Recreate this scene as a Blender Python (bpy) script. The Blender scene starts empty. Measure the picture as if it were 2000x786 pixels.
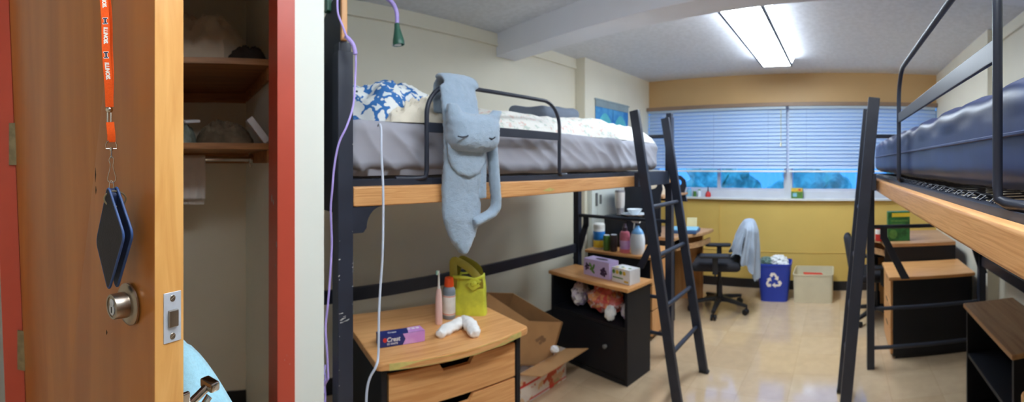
import bpy, bmesh, math, random
from math import sin, cos, tan, pi, atan2, sqrt, radians
from mathutils import Vector, Matrix, noise, Euler

random.seed(7)
SC = bpy.context.scene
COL = SC.collection

# ------------------------------------------------------------------ camera
F, PX0, PY0, CZ = 820.0, 1640.0, 322.0, 1.38          # panorama scale, axis column, horizon row, eye height
cd = bpy.data.cameras.new('camera')
cam = bpy.data.objects.new('camera', cd)
COL.objects.link(cam)
cd.type = 'PANO'
cd.panorama_type = 'CENTRAL_CYLINDRICAL'
cd.central_cylindrical_range_u_min = -1000 / F
cd.central_cylindrical_range_u_max = 1000 / F
cd.central_cylindrical_range_v_min = -(786 - PY0) / F
cd.central_cylindrical_range_v_max = PY0 / F
cd.central_cylindrical_radius = 1.0
cd.clip_start = 0.01
cam.location = (0, 0, CZ)
cam.rotation_euler = (pi / 2, 0, (PX0 - 1000) / F)
SC.camera = cam
cd.dof.use_dof = True
cd.dof.focus_distance = 0.6
cd.dof.aperture_fstop = 17.0

def U(px, py, X=None, Y=None, Z=None, R=None):
    """world point seen at a photo position, on the plane X=, Y=, Z= or at ground distance R="""
    t = (px - PX0) / F
    d = Vector((sin(t), cos(t), -(py - PY0) / F))
    if X is not None: k = X / d.x
    elif Y is not None: k = Y / d.y
    elif Z is not None: k = (Z - CZ) / d.z
    else: k = R
    return Vector((0, 0, CZ)) + d * k

# ------------------------------------------------------------------ materials
def lin(c):
    c = c / 255.0
    return c / 12.92 if c <= 0.04045 else ((c + 0.055) / 1.055) ** 2.4
def rgb(c): return (lin(c[0]), lin(c[1]), lin(c[2]), 1.0)

def _base(name):
    m = bpy.data.materials.new(name); m.use_nodes = True
    nt = m.node_tree
    return m, nt, nt.nodes['Principled BSDF']

def _bump(nt, b, vec, scale, strength, dist=0.002, detail=4):
    n = nt.nodes.new('ShaderNodeTexNoise'); n.inputs['Scale'].default_value = scale; n.inputs['Detail'].default_value = detail
    nt.links.new(vec, n.inputs['Vector'])
    bp = nt.nodes.new('ShaderNodeBump'); bp.inputs['Strength'].default_value = strength; bp.inputs['Distance'].default_value = dist
    nt.links.new(n.outputs['Fac'], bp.inputs['Height']); nt.links.new(bp.outputs['Normal'], b.inputs['Normal'])

def mat(name, c, rough=0.5, metal=0.0, var=0.08, scale=6.0, bump=0.0, bscale=60.0, c2=None, sheen=0.0, spec=0.5, lo=0.4, hi=0.6, bdist=0.002):
    m, nt, b = _base(name)
    tc = nt.nodes.new('ShaderNodeTexCoord'); vec = tc.outputs['Object']
    n = nt.nodes.new('ShaderNodeTexNoise'); n.inputs['Scale'].default_value = scale; n.inputs['Detail'].default_value = 5
    nt.links.new(vec, n.inputs['Vector'])
    r = nt.nodes.new('ShaderNodeValToRGB')
    a = rgb(c)
    z = rgb(c2) if c2 else tuple(x * (1 - var * 2) for x in a[:3]) + (1,)
    r.color_ramp.elements[0].color = z; r.color_ramp.elements[1].color = a
    r.color_ramp.elements[0].position = lo; r.color_ramp.elements[1].position = hi
    nt.links.new(n.outputs['Fac'], r.inputs['Fac']); nt.links.new(r.outputs['Color'], b.inputs['Base Color'])
    b.inputs['Roughness'].default_value = rough; b.inputs['Metallic'].default_value = metal
    b.inputs['Specular IOR Level'].default_value = spec
    if sheen: b.inputs['Sheen Weight'].default_value = sheen
    if bump: _bump(nt, b, vec, bscale, bump, bdist)
    return m

def wood(name, c, c2, axis=2, rough=0.4, scale=9.0, stretch=14.0, bump=0.0, spec=0.4, blotch=0.0):
    m, nt, b = _base(name)
    tc = nt.nodes.new('ShaderNodeTexCoord')
    mp = nt.nodes.new('ShaderNodeMapping')
    s = [scale * stretch / 4] * 3; s[axis] = scale / 4
    mp.inputs['Scale'].default_value = s
    nt.links.new(tc.outputs['Object'], mp.inputs['Vector'])
    n = nt.nodes.new('ShaderNodeTexNoise'); n.inputs['Scale'].default_value = 1.0; n.inputs['Detail'].default_value = 6; n.inputs['Distortion'].default_value = 1.2
    nt.links.new(mp.outputs['Vector'], n.inputs['Vector'])
    r = nt.nodes.new('ShaderNodeValToRGB')
    r.color_ramp.elements[0].color = rgb(c2); r.color_ramp.elements[1].color = rgb(c)
    r.color_ramp.elements[0].position = 0.33; r.color_ramp.elements[1].position = 0.6
    nt.links.new(n.outputs['Fac'], r.inputs['Fac'])
    out = r.outputs['Color']
    if blotch:
        n2 = nt.nodes.new('ShaderNodeTexNoise'); n2.inputs['Scale'].default_value = 2.2; n2.inputs['Detail'].default_value = 3
        mp2 = nt.nodes.new('ShaderNodeMapping'); s2 = [3.0] * 3; s2[axis] = 0.9; mp2.inputs['Scale'].default_value = s2
        nt.links.new(tc.outputs['Object'], mp2.inputs['Vector']); nt.links.new(mp2.outputs['Vector'], n2.inputs['Vector'])
        mr = nt.nodes.new('ShaderNodeMapRange'); mr.inputs['From Min'].default_value = 0.35; mr.inputs['From Max'].default_value = 0.65
        mr.inputs['To Min'].default_value = 1 - blotch; mr.inputs['To Max'].default_value = 1 + blotch * 0.4
        nt.links.new(n2.outputs['Fac'], mr.inputs['Value'])
        mx = nt.nodes.new('ShaderNodeMix'); mx.data_type = 'RGBA'; mx.blend_type = 'MULTIPLY'; mx.inputs['Factor'].default_value = 1
        nt.links.new(out, mx.inputs['A']); nt.links.new(mr.outputs['Result'], mx.inputs['B']); out = mx.outputs['Result']
    nt.links.new(out, b.inputs['Base Color'])
    b.inputs['Roughness'].default_value = rough; b.inputs['Specular IOR Level'].default_value = spec
    if bump:
        bp = nt.nodes.new('ShaderNodeBump'); bp.inputs['Strength'].default_value = bump; bp.inputs['Distance'].default_value = 0.001
        nt.links.new(n.outputs['Fac'], bp.inputs['Height']); nt.links.new(bp.outputs['Normal'], b.inputs['Normal'])
    return m

def emit(name, c, strength):
    m, nt, b = _base(name)
    b.inputs['Base Color'].default_value = (0.8, 0.8, 0.8, 1)
    b.inputs['Emission Color'].default_value = c; b.inputs['Emission Strength'].default_value = strength
    return m

def cells(name, cols, scale=20.0, rough=0.8, bump=0.0, smooth=True):
    """patches of several colours, cell by cell (printed cloth, printed packs)"""
    m, nt, b = _base(name)
    tc = nt.nodes.new('ShaderNodeTexCoord')
    nz = nt.nodes.new('ShaderNodeTexNoise'); nz.inputs['Scale'].default_value = scale * 1.4; nz.inputs['Detail'].default_value = 2
    nt.links.new(tc.outputs['Object'], nz.inputs['Vector'])
    ad = nt.nodes.new('ShaderNodeMix'); ad.data_type = 'RGBA'; ad.blend_type = 'LINEAR_LIGHT'; ad.inputs['Factor'].default_value = 0.02
    nt.links.new(tc.outputs['Object'], ad.inputs['A']); nt.links.new(nz.outputs['Color'], ad.inputs['B'])
    v = nt.nodes.new('ShaderNodeTexVoronoi'); v.inputs['Scale'].default_value = scale
    nt.links.new(ad.outputs['Result'], v.inputs['Vector'])
    sp = nt.nodes.new('ShaderNodeSeparateColor'); nt.links.new(v.outputs['Color'], sp.inputs['Color'])
    r = nt.nodes.new('ShaderNodeValToRGB'); r.color_ramp.interpolation = 'CONSTANT'
    els = r.color_ramp.elements
    els[0].color = rgb(cols[0]); els[0].position = 0
    els[1].color = rgb(cols[1]); els[1].position = 1.0 / len(cols)
    for i in range(2, len(cols)):
        e = els.new(i / len(cols)); e.color = rgb(cols[i])
    nt.links.new(sp.outputs['Red'], r.inputs['Fac']); nt.links.new(r.outputs['Color'], b.inputs['Base Color'])
    b.inputs['Roughness'].default_value = rough
    if bump: _bump(nt, b, tc.outputs['Object'], 40, bump)
    return m

M = {}
M['cream'] = mat('cream wall paint', (232, 226, 208), 0.75, var=0.015, scale=3, bump=0.05, bscale=250, spec=0.3)
M['white_paint'] = mat('off white gloss paint', (236, 240, 232), 0.5, var=0.01, scale=4, spec=0.35)
M['closet_paint'] = mat('tan closet wall paint', (196, 182, 152), 0.7, var=0.03, scale=2, spec=0.3)
M['ceiling'] = mat('rough white ceiling plaster', (226, 229, 238), 0.9, var=0.04, scale=30, bump=0.35, bscale=160, spec=0.2)
M['beam'] = mat('white beam paint', (230, 232, 242), 0.8, var=0.01, scale=3, spec=0.2)
M['yellow'] = mat('mustard yellow wall paint', (220, 188, 104), 0.5, var=0.03, scale=1.5, spec=0.35)
M['tan'] = mat('tan wall paint above window', (212, 174, 122), 0.5, var=0.03, scale=1.5, spec=0.35)
M['red'] = mat('brick red frame paint', (198, 80, 60), 0.38, var=0.04, scale=5, bump=0.06, bscale=90)
M['base_black'] = mat('black vinyl base', (24, 24, 28), 0.45, var=0.05)
M['door_wood'] = wood('varnished birch door face', (188, 120, 58), (172, 104, 46), 2, rough=0.3, scale=4.5, stretch=9, spec=0.4, blotch=0.12)
M['door_edge'] = wood('pale maple door edge', (232, 176, 104), (216, 154, 82), 2, rough=0.3, scale=18, stretch=7, spec=0.4, bump=0.15)
M['shelf_wood'] = wood('closet shelf wood', (176, 122, 74), (140, 92, 52), 1, rough=0.5, scale=8)
M['oak_y'] = wood('honey oak laminate grain lengthwise', (226, 171, 114), (204, 143, 86), 1, rough=0.36, scale=22, stretch=34, bump=0.12)
M['oak_x'] = wood('honey oak laminate grain crosswise', (226, 170, 112), (206, 144, 86), 0, rough=0.38, scale=14, stretch=20)
M['oak_z'] = wood('honey oak laminate grain upright', (220, 166, 110), (202, 142, 86), 2, rough=0.4, scale=7, stretch=12)
M['oak_dull'] = wood('worn oak laminate', (196, 152, 108), (170, 124, 82), 0, rough=0.45, scale=7, stretch=12)
M['oak_raw'] = mat('scraped raw laminate edge', (214, 196, 116), 0.6, var=0.12, scale=25)
M['black_metal'] = mat('black painted steel', (44, 49, 63), 0.42, var=0.08, scale=8, bump=0.05, bscale=120, spec=0.45)
M['black_lam'] = mat('black laminate', (20, 22, 29), 0.5, var=0.06, scale=6, spec=0.35)
M['scuff'] = mat('bare scuffed metal', (190, 190, 188), 0.5, var=0.2, scale=80)
M['chrome'] = mat('chrome', (210, 205, 198), 0.14, 1.0, var=0.04, scale=20)
M['nickel'] = mat('satin nickel', (176, 164, 150), 0.32, 1.0, var=0.06, scale=25)
M['steel_plate'] = mat('brushed steel plate', (206, 212, 222), 0.45, 0.25, var=0.06, scale=40)
M['hinge'] = mat('aged brass hinge', (160, 148, 120), 0.4, 0.8, var=0.15, scale=40)
M['orange'] = mat('orange woven polyester', (255, 98, 30), 0.75, var=0.03, scale=300, bump=0.5, bscale=900, spec=0.2)
M['navy_print'] = mat('navy print ink', (22, 32, 74), 0.7, var=0.02)
M['white_print'] = mat('white print ink', (250, 244, 236), 0.7, var=0.02)
M['wallet'] = mat('dark navy leather', (36, 34, 44), 0.55, var=0.08, scale=90, bump=0.25, bscale=500, spec=0.35)
M['wallet_edge'] = mat('blue sealed leather edge', (52, 84, 142), 0.5, var=0.1, scale=60)
M['wallet_in'] = mat('navy leather inside', (30, 44, 78), 0.55, var=0.1, scale=80, bump=0.2, bscale=500)
M['towel'] = mat('pale blue terry cloth', (172, 224, 242), 0.95, var=0.04, scale=220, bump=0.7, bscale=800, sheen=0.3, spec=0.1, bdist=0.002)
M['fabric_tan'] = mat('taupe blanket cloth', (206, 190, 168), 0.95, var=0.08, scale=10, sheen=0.2, spec=0.1)
M['fabric_grey'] = mat('grey brown clothes', (128, 112, 92), 0.95, var=0.2, scale=14, spec=0.1)
M['fabric_teal'] = mat('grey green clothes', (140, 150, 140), 0.95, var=0.15, scale=14, spec=0.1)
M['fabric_dark'] = mat('charcoal clothes', (60, 52, 48), 0.95, var=0.15, scale=14, spec=0.1)
M['white_cloth'] = mat('white cotton', (240, 238, 236), 0.9, var=0.03, scale=12, spec=0.1)
M['sheet'] = mat('grey fitted sheet', (168, 168, 178), 0.85, var=0.04, scale=5, spec=0.15)
M['navy_vinyl'] = mat('navy vinyl mattress cover', (46, 60, 104), 0.42, var=0.08, scale=9, bump=0.15, bscale=30, spec=0.5)
def flower_mat():
    m, nt, b = _base('blue cloth with white flowers')
    tc = nt.nodes.new('ShaderNodeTexCoord')
    v = nt.nodes.new('ShaderNodeTexVoronoi'); v.inputs['Scale'].default_value = 17.0; v.inputs['Randomness'].default_value = 0.8
    v2 = nt.nodes.new('ShaderNodeTexVoronoi'); v2.inputs['Scale'].default_value = 44.0
    for q in (v, v2): nt.links.new(tc.outputs['Object'], q.inputs['Vector'])
    ad = nt.nodes.new('ShaderNodeMath'); ad.operation = 'MULTIPLY_ADD'; ad.inputs[1].default_value = 0.38
    nt.links.new(v2.outputs['Distance'], ad.inputs[0]); nt.links.new(v.outputs['Distance'], ad.inputs[2])
    r = nt.nodes.new('ShaderNodeValToRGB'); r.color_ramp.interpolation = 'CONSTANT'; e = r.color_ramp.elements
    e[0].color = rgb((70, 84, 96)); e[0].position = 0; e[1].color = rgb((240, 243, 242)); e[1].position = 0.2
    k = e.new(0.70); k.color = rgb((58, 118, 186)); k = e.new(0.93); k.color = rgb((226, 236, 240))
    nt.links.new(ad.outputs[0], r.inputs['Fac']); nt.links.new(r.outputs['Color'], b.inputs['Base Color']); b.inputs['Roughness'].default_value = 0.9
    return m
M['floral'] = flower_mat()
M['cream_cloth'] = mat('cream blanket', (238, 230, 212), 0.95, var=0.06, scale=14, sheen=0.2, spec=0.1)
M['quilt'] = cells('white quilt with pale print', [(242, 240, 234), (244, 242, 238), (240, 236, 228), (243, 242, 237), (241, 239, 233), (243, 241, 236), (240, 238, 232), (206, 216, 206), (242, 240, 235), (232, 206, 198)], 60, 0.95)
M['pillow'] = mat('slate grey pillowcase', (112, 122, 138), 0.9, var=0.06)
M['plush'] = mat('grey blue plush fur', (160, 180, 200), 1.0, var=0.03, scale=35, bump=0.9, bscale=330, sheen=0.5, spec=0.05, bdist=0.004)
M['plush_line'] = mat('dark stitch', (56, 62, 74), 0.9)
M['purple'] = mat('lilac rubber', (186, 166, 240), 0.5, var=0.04)
M['green_lamp'] = mat('dark green plastic', (44, 96, 78), 0.4, var=0.05)
M['white_plastic'] = mat('white plastic', (238, 238, 234), 0.4, var=0.02)
M['cable'] = mat('white blue cable', (204, 214, 232), 0.5, var=0.02)
M['yellow_bag'] = mat('yellow woven bag', (208, 210, 62), 0.55, var=0.12, scale=20, bump=0.1, bscale=200)
M['olive_bag'] = mat('olive bag strap', (150, 134, 34), 0.6, var=0.12, scale=20)
M['bag_in'] = mat('dark bag contents', (50, 42, 30), 0.8)
M['pink'] = mat('pale pink plastic', (238, 196, 188), 0.4, var=0.03)
M['mint'] = mat('mint bristles', (176, 214, 196), 0.7)
M['orange_cap'] = mat('orange bottle cap', (240, 84, 30), 0.4, var=0.03)
M['grey_bottle'] = mat('grey blue bottle', (134, 146, 158), 0.35, var=0.05)
M['label_white'] = mat('white label', (232, 228, 222), 0.6, var=0.05, scale=40)
M['label_red'] = mat('red orange label edge', (220, 106, 70), 0.6)
M['box_blue'] = mat('deep blue carton', (30, 46, 116), 0.4, var=0.05)
M['box_lilac'] = mat('lilac pink carton', (200, 140, 208), 0.4, var=0.12, scale=10, c2=(226, 184, 226))
M['carton_white'] = mat('white carton', (236, 236, 240), 0.5)
M['red_print'] = mat('red print', (212, 52, 48), 0.5)
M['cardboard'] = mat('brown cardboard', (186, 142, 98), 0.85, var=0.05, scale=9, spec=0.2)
M['cardboard_shade'] = mat('cardboard with shade painted in', (140, 102, 66), 0.9, var=0.05, scale=9, spec=0.2)  # same cardboard, darkened to paint in the shade inside the open box
M['stamp'] = mat('dark stamp ink', (140, 104, 72), 0.9)
M['flower_carton'] = cells('white carton with orange fruit print', [(234, 224, 216), (208, 90, 60), (238, 230, 222), (226, 190, 150), (232, 222, 218), (190, 170, 120), (236, 226, 220)], 22, 0.6)
M['pink_pack'] = cells('pink and white snack bag', [(222, 110, 104), (230, 128, 110), (236, 206, 204), (214, 90, 84), (240, 170, 120)], 32, 0.35)
M['clear_pack'] = cells('lilac white plastic wrap', [(226, 220, 230), (186, 166, 206), (238, 234, 236), (150, 140, 150)], 34, 0.3)
M['lilac_box'] = mat('lilac carton', (206, 186, 230), 0.5, var=0.05)
M['grape'] = mat('dark violet grape print', (64, 44, 84), 0.5, var=0.2, scale=40)
M['leaf_green'] = mat('leaf green print', (92, 140, 66), 0.5, var=0.15, scale=30)
M['gold_print'] = mat('golden yellow print', (232, 196, 70), 0.5, var=0.1, scale=30)
M['blue_plastic'] = mat('bright blue plastic', (38, 128, 208), 0.4, var=0.03)
M['yellow_plastic'] = mat('yellow label', (240, 206, 60), 0.5, var=0.03)
M['green_can'] = mat('green can', (86, 128, 52), 0.4, var=0.1, scale=30)
M['dark_can'] = mat('dark brown can', (62, 50, 48), 0.4, var=0.1, scale=30)
M['pink_bottle'] = mat('rose pink bottle', (214, 120, 140), 0.35, var=0.08, scale=30)
M['mauve_cap'] = mat('dark mauve cap', (70, 52, 66), 0.4)
M['milky'] = mat('milky white bottle', (228, 236, 244), 0.35, var=0.03)
M['sky_blue'] = mat('sky blue plastic', (120, 178, 232), 0.4, var=0.04)
M['tumbler'] = mat('cream tumbler', (220, 212, 206), 0.4, var=0.06)
M['tumbler_grey'] = mat('grey tumbler base', (150, 146, 150), 0.4, var=0.05)
M['handle_grey'] = mat('grey handle', (128, 128, 128), 0.4, var=0.05)
M['bin_blue'] = mat('royal blue bin plastic', (34, 62, 170), 0.42, var=0.03)
M['bin_beige'] = mat('translucent beige plastic', (214, 206, 178), 0.45, var=0.03)
M['paper'] = mat('crumpled white paper', (238, 240, 240), 0.9, var=0.06, scale=20)
M['green_paper'] = mat('grey green wrapper', (110, 136, 128), 0.7, var=0.1, scale=20)
M['chair_black'] = mat('black chair plastic', (30, 32, 38), 0.5, var=0.05, bump=0.05)
M['chair_cloth'] = mat('black chair upholstery', (38, 38, 44), 0.95, var=0.08, scale=60, bump=0.3, bscale=300)
M['jacket'] = mat('pale grey blue jacket', (158, 170, 186), 0.9, var=0.06, scale=10, sheen=0.2, spec=0.1)
M['hutch'] = mat('dark charcoal laminate', (32, 36, 48), 0.5, var=0.05)
M['cover_blue'] = mat('pale aqua folder', (140, 200, 224), 0.5, var=0.05)
M['cover_dark'] = mat('slate blue binder', (64, 96, 138), 0.5, var=0.05)
M['card'] = mat('cream note card', (232, 220, 170), 0.6, var=0.03)
M['green_box'] = mat('green carton', (50, 116, 60), 0.5, var=0.25, scale=22)
M['win_frame'] = mat('white grey window frame', (206, 208, 214), 0.5, var=0.03)
M['sill'] = mat('white sill', (226, 226, 222), 0.5, var=0.03)
M['head_trim'] = mat('brown grey blind valance', (146, 120, 100), 0.5, var=0.05)
M['poster_blue'] = mat('blue printed cloth', (84, 160, 214), 0.9, var=0.15, scale=8, c2=(52, 128, 200))
M['poster_teal'] = mat('teal print', (96, 196, 214), 0.9, var=0.08)
M['poster_pale'] = mat('pale print', (214, 228, 222), 0.9, var=0.05)
M['poster_top'] = mat('grey blue hem', (150, 168, 176), 0.9)
M['light_housing'] = mat('white enamel housing', (96, 106, 124), 0.5, var=0.02)
M['lens'] = emit('bright fluorescent diffuser', (0.80, 0.91, 1.0, 1), 25.0)
M['lens_near'] = emit('near fluorescent diffuser', (0.88, 0.95, 1.0, 1), 15.0)
M['lens_side'] = emit('dimmer side diffuser', (0.80, 0.91, 1.0, 1), 13.0)
M['tree'] = mat('tree leaves', (196, 236, 206), 0.8, var=0.3, scale=3)
M['bark'] = mat('tree bark', (70, 60, 52), 0.9)

def floor_mat():
    m, nt, b = _base('glossy beige vinyl tile')
    tc = nt.nodes.new('ShaderNodeTexCoord')
    br = nt.nodes.new('ShaderNodeTexBrick'); br.offset = 0.0
    br.inputs['Scale'].default_value = 1.0; br.inputs['Brick Width'].default_value = 0.305; br.inputs['Row Height'].default_value = 0.305
    br.inputs['Mortar Size'].default_value = 0.0012; br.inputs['Bias'].default_value = 0.0
    br.inputs['Color1'].default_value = rgb((210, 184, 152)); br.inputs['Color2'].default_value = rgb((202, 174, 140)); br.inputs['Mortar'].default_value = rgb((186, 160, 124))
    nt.links.new(tc.outputs['Object'], br.inputs['Vector'])
    n = nt.nodes.new('ShaderNodeTexNoise'); n.inputs['Scale'].default_value = 14; n.inputs['Detail'].default_value = 6
    nt.links.new(tc.outputs['Object'], n.inputs['Vector'])
    mr = nt.nodes.new('ShaderNodeMapRange'); mr.inputs['To Min'].default_value = 0.86; mr.inputs['To Max'].default_value = 1.1
    nt.links.new(n.outputs['Fac'], mr.inputs['Value'])
    mx = nt.nodes.new('ShaderNodeMix'); mx.data_type = 'RGBA'; mx.blend_type = 'MULTIPLY'; mx.inputs['Factor'].default_value = 1
    nt.links.new(br.outputs['Color'], mx.inputs['A']); nt.links.new(mr.outputs['Result'], mx.inputs['B'])
    nt.links.new(mx.outputs['Result'], b.inputs['Base Color'])
    b.inputs['Roughness'].default_value = 0.09; b.inputs['IOR'].default_value = 1.85; b.inputs['Specular IOR Level'].default_value = 0.6
    _bump(nt, b, tc.outputs['Object'], 4, 0.02, 0.003, 1)
    return m
M['floor'] = floor_mat()

def glass_mat():
    m, nt, b = _base('clear window glass')
    out = nt.nodes['Material Output']
    t = nt.nodes.new('ShaderNodeBsdfTransparent'); t.inputs['Color'].default_value = (0.93, 0.97, 1.0, 1)
    g = nt.nodes.new('ShaderNodeBsdfGlossy'); g.inputs['Roughness'].default_value = 0.03
    mx = nt.nodes.new('ShaderNodeMixShader'); mx.inputs[0].default_value = 0.05
    nt.links.new(t.outputs[0], mx.inputs[1]); nt.links.new(g.outputs[0], mx.inputs[2]); nt.links.new(mx.outputs[0], out.inputs['Surface'])
    return m
M['glass'] = glass_mat()

def blind_mat():
    m, nt, b = _base('pale blue white blind slat')
    out = nt.nodes['Material Output']
    b.inputs['Base Color'].default_value = rgb((222, 234, 240)); b.inputs['Roughness'].default_value = 0.5
    t = nt.nodes.new('ShaderNodeBsdfTranslucent'); t.inputs['Color'].default_value = rgb((206, 222, 240))
    mx = nt.nodes.new('ShaderNodeMixShader'); mx.inputs[0].default_value = 0.4
    nt.links.new(b.outputs[0], mx.inputs[1]); nt.links.new(t.outputs[0], mx.inputs[2]); nt.links.new(mx.outputs[0], out.inputs['Surface'])
    return m
M['blind'] = blind_mat()

# ------------------------------------------------------------------ mesh helpers
def fbm(p, s=1.0, o=4):
    v, a, q = 0.0, 1.0, Vector(p) * s
    for _ in range(o):
        v += a * noise.noise(q); q = q * 2.03 + Vector((3.1, 1.7, 5.3)); a *= 0.5
    return v

class MB:
    """collects shapes into one mesh"""
    def __init__(self): self.bm = bmesh.new(); self.flat = False
    def _xf(self, vs, loc, rot):
        m = Matrix.Translation(Vector(loc))
        if rot is not None: m = m @ (rot.to_4x4() if isinstance(rot, Matrix) else Euler(rot).to_matrix().to_4x4())
        bmesh.ops.transform(self.bm, matrix=m, verts=vs)
    def box(self, c, s, bev=0.0, rot=None, seg=2):
        r = bmesh.ops.create_cube(self.bm, size=1.0); vs = r['verts']
        bmesh.ops.scale(self.bm, vec=Vector(s), verts=vs)
        if bev:
            self.flat = True
            es = list({e for v in vs for e in v.link_edges})
            rb = bmesh.ops.bevel(self.bm, geom=es, offset=min(bev, min(s) * 0.49), segments=seg, profile=0.5, affect='EDGES')
            vs = list({v for f in rb['faces'] for v in f.verts} | {v for v in vs if v.is_valid})
        self._xf(vs, c, rot); return self
    def bb(self, x0, x1, y0, y1, z0, z1, bev=0.0):
        return self.box(((x0 + x1) / 2, (y0 + y1) / 2, (z0 + z1) / 2), (abs(x1 - x0), abs(y1 - y0), abs(z1 - z0)), bev)
    def prism(self, pts, vec, bev=0.0):
        """a flat outline (3-D points) swept along vec"""
        v = Vector(vec)
        a = [self.bm.verts.new(Vector(p)) for p in pts]
        b = [self.bm.verts.new(Vector(p) + v) for p in pts]
        fs = [self.bm.faces.new(a[::-1]), self.bm.faces.new(b)]
        n = len(pts)
        for i in range(n): fs.append(self.bm.faces.new((a[i], a[(i + 1) % n], b[(i + 1) % n], b[i])))
        bmesh.ops.recalc_face_normals(self.bm, faces=fs)
        if bev:
            self.flat = True
            es = list(set(fs[0].edges) | set(fs[1].edges))
            bmesh.ops.bevel(self.bm, geom=es, offset=bev, segments=2, profile=0.5, affect='EDGES')
        return self
    def tube(self, pts, r, n=10, closed=False, flat=1.0, up=None):
        pts = [Vector(p) for p in pts]; L = len(pts)
        rs = r if isinstance(r, (list, tuple)) else [r] * L
        rings, ref = [], None
        for i, p in enumerate(pts):
            if closed: t = pts[(i + 1) % L] - pts[i - 1]
            else: t = pts[min(i + 1, L - 1)] - pts[max(i - 1, 0)]
            t.normalize()
            if ref is None:
                ref = Vector(up) if up is not None else (Vector((0, 0, 1)) if abs(t.z) < 0.9 else Vector((1, 0, 0)))
            ref = (ref - t * ref.dot(t)); ref.normalize()
            w = t.cross(ref)
            rings.append([self.bm.verts.new(p + (ref * cos(2 * pi * k / n) + w * sin(2 * pi * k / n) * flat) * rs[i]) for k in range(n)])
        fs = []
        for i in range(L if closed else L - 1):
            a, b = rings[i], rings[(i + 1) % L]
            for k in range(n): fs.append(self.bm.faces.new((a[k], a[(k + 1) % n], b[(k + 1) % n], b[k])))
        if not closed:
            fs.append(self.bm.faces.new(rings[0][::-1])); fs.append(self.bm.faces.new(rings[-1]))
        bmesh.ops.recalc_face_normals(self.bm, faces=fs)
        return self
    def bar(self, a, b, w, h, bev=0.0, side=None):
        """a straight rectangular bar; w along side, h across"""
        a, b = Vector(a), Vector(b); t = (b - a); L = t.length; t.normalize()
        s = Vector(side) if side is not None else (Vector((0, 0, 1)) if abs(t.z) < 0.9 else Vector((1, 0, 0)))
        s = (s - t * s.dot(t)).normalized(); u = t.cross(s)
        m = Matrix((t, s, u)).transposed()
        return self.box((a + b) / 2, (L, w, h), bev, m)
    def lathe(self, prof, loc=(0, 0, 0), n=24, rot=None, sx=1.0, sy=1.0):
        rings = []; vs = []
        for r, z in prof:
            if r < 1e-6: ring = [self.bm.verts.new((0, 0, z))]
            else: ring = [self.bm.verts.new((r * cos(2 * pi * k / n) * sx, r * sin(2 * pi * k / n) * sy, z)) for k in range(n)]
            rings.append(ring); vs += ring
        fs = []
        for a, b in zip(rings, rings[1:]):
            for k in range(n):
                k2 = (k + 1) % n
                if len(a) == 1 and len(b) == 1: continue
                if len(a) == 1: fs.append(self.bm.faces.new((a[0], b[k], b[k2])))
                elif len(b) == 1: fs.append(self.bm.faces.new((a[k], a[k2], b[0])))
                else: fs.append(self.bm.faces.new((a[k], a[k2], b[k2], b[k])))
        if len(rings[0]) > 1: fs.append(self.bm.faces.new(rings[0][::-1]))
        if len(rings[-1]) > 1: fs.append(self.bm.faces.new(rings[-1]))
        bmesh.ops.recalc_face_normals(self.bm, faces=fs)
        self._xf(vs, loc, rot); return self
    def cyl(self, a, b, r, n=20, bev=0.0):
        a, b = Vector(a), Vector(b)
        if bev:
            t = (b - a).normalized(); return self.tube([a, a, a + t * bev, b - t * bev, b, b], [1e-4, r - bev, r, r, r - bev, 1e-4], n)
        return self.tube([a, b], r, n)
    def loft(self, sts, n=24, e=2.5):
        """stations (centre, u, v, half u, half v) joined by rounded sections"""
        rings = []
        for c, u, v, a, b in sts:
            c, u, v = Vector(c), Vector(u), Vector(v); ring = []
            for k in range(n):
                t = 2 * pi * k / n; ct, st = cos(t), sin(t)
                ring.append(self.bm.verts.new(c + u * (a * math.copysign(abs(ct) ** (2 / e), ct)) + v * (b * math.copysign(abs(st) ** (2 / e), st))))
            rings.append(ring)
        fs = []
        for a, b in zip(rings, rings[1:]):
            for k in range(n): fs.append(self.bm.faces.new((a[k], a[(k + 1) % n], b[(k + 1) % n], b[k])))
        fs.append(self.bm.faces.new(rings[0][::-1])); fs.append(self.bm.faces.new(rings[-1]))
        bmesh.ops.recalc_face_normals(self.bm, faces=fs)
        return self
    def gbox(self, c, s, cuts, r, disp=None, rot=None):
        """box of many faces with rounded edges; disp(p, n) moves a point along its normal"""
        hx, hy, hz = s[0] / 2, s[1] / 2, s[2] / 2; nx, ny, nz = cuts
        tmp = bmesh.new()
        def grid(o, a, b, na, nb):
            g = [[tmp.verts.new(o + a * (i / na) + b * (j / nb)) for j in range(nb + 1)] for i in range(na + 1)]
            for i in range(na):
                for j in range(nb): tmp.faces.new((g[i][j], g[i + 1][j], g[i + 1][j + 1], g[i][j + 1]))
        V = Vector; X, Y, Z = V((2 * hx, 0, 0)), V((0, 2 * hy, 0)), V((0, 0, 2 * hz)); o = V((-hx, -hy, -hz))
        grid(o, Y, X, ny, nx); grid(o + Z, X, Y, nx, ny)
        grid(o, X, Z, nx, nz); grid(o + Y, Z, X, nz, nx)
        grid(o, Z, Y, nz, ny); grid(o + X, Y, Z, ny, nz)
        bmesh.ops.remove_doubles(tmp, verts=tmp.verts, dist=1e-6)
        for v in tmp.verts:
            p = v.co
            q = V((max(-hx + r, min(hx - r, p.x)), max(-hy + r, min(hy - r, p.y)), max(-hz + r, min(hz - r, p.z))))
            d = p - q
            if d.length > 1e-9: v.co = q + d.normalized() * min(r, max(abs(d.x), abs(d.y), abs(d.z)) if 0 else r)
        bmesh.ops.recalc_face_normals(tmp, faces=tmp.faces); tmp.normal_update()
        if disp:
            for v, k in [(v, disp(v.co.copy(), v.normal.copy())) for v in tmp.verts]: v.co = v.co + v.normal * k
        m = Matrix.Translation(Vector(c))
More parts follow.
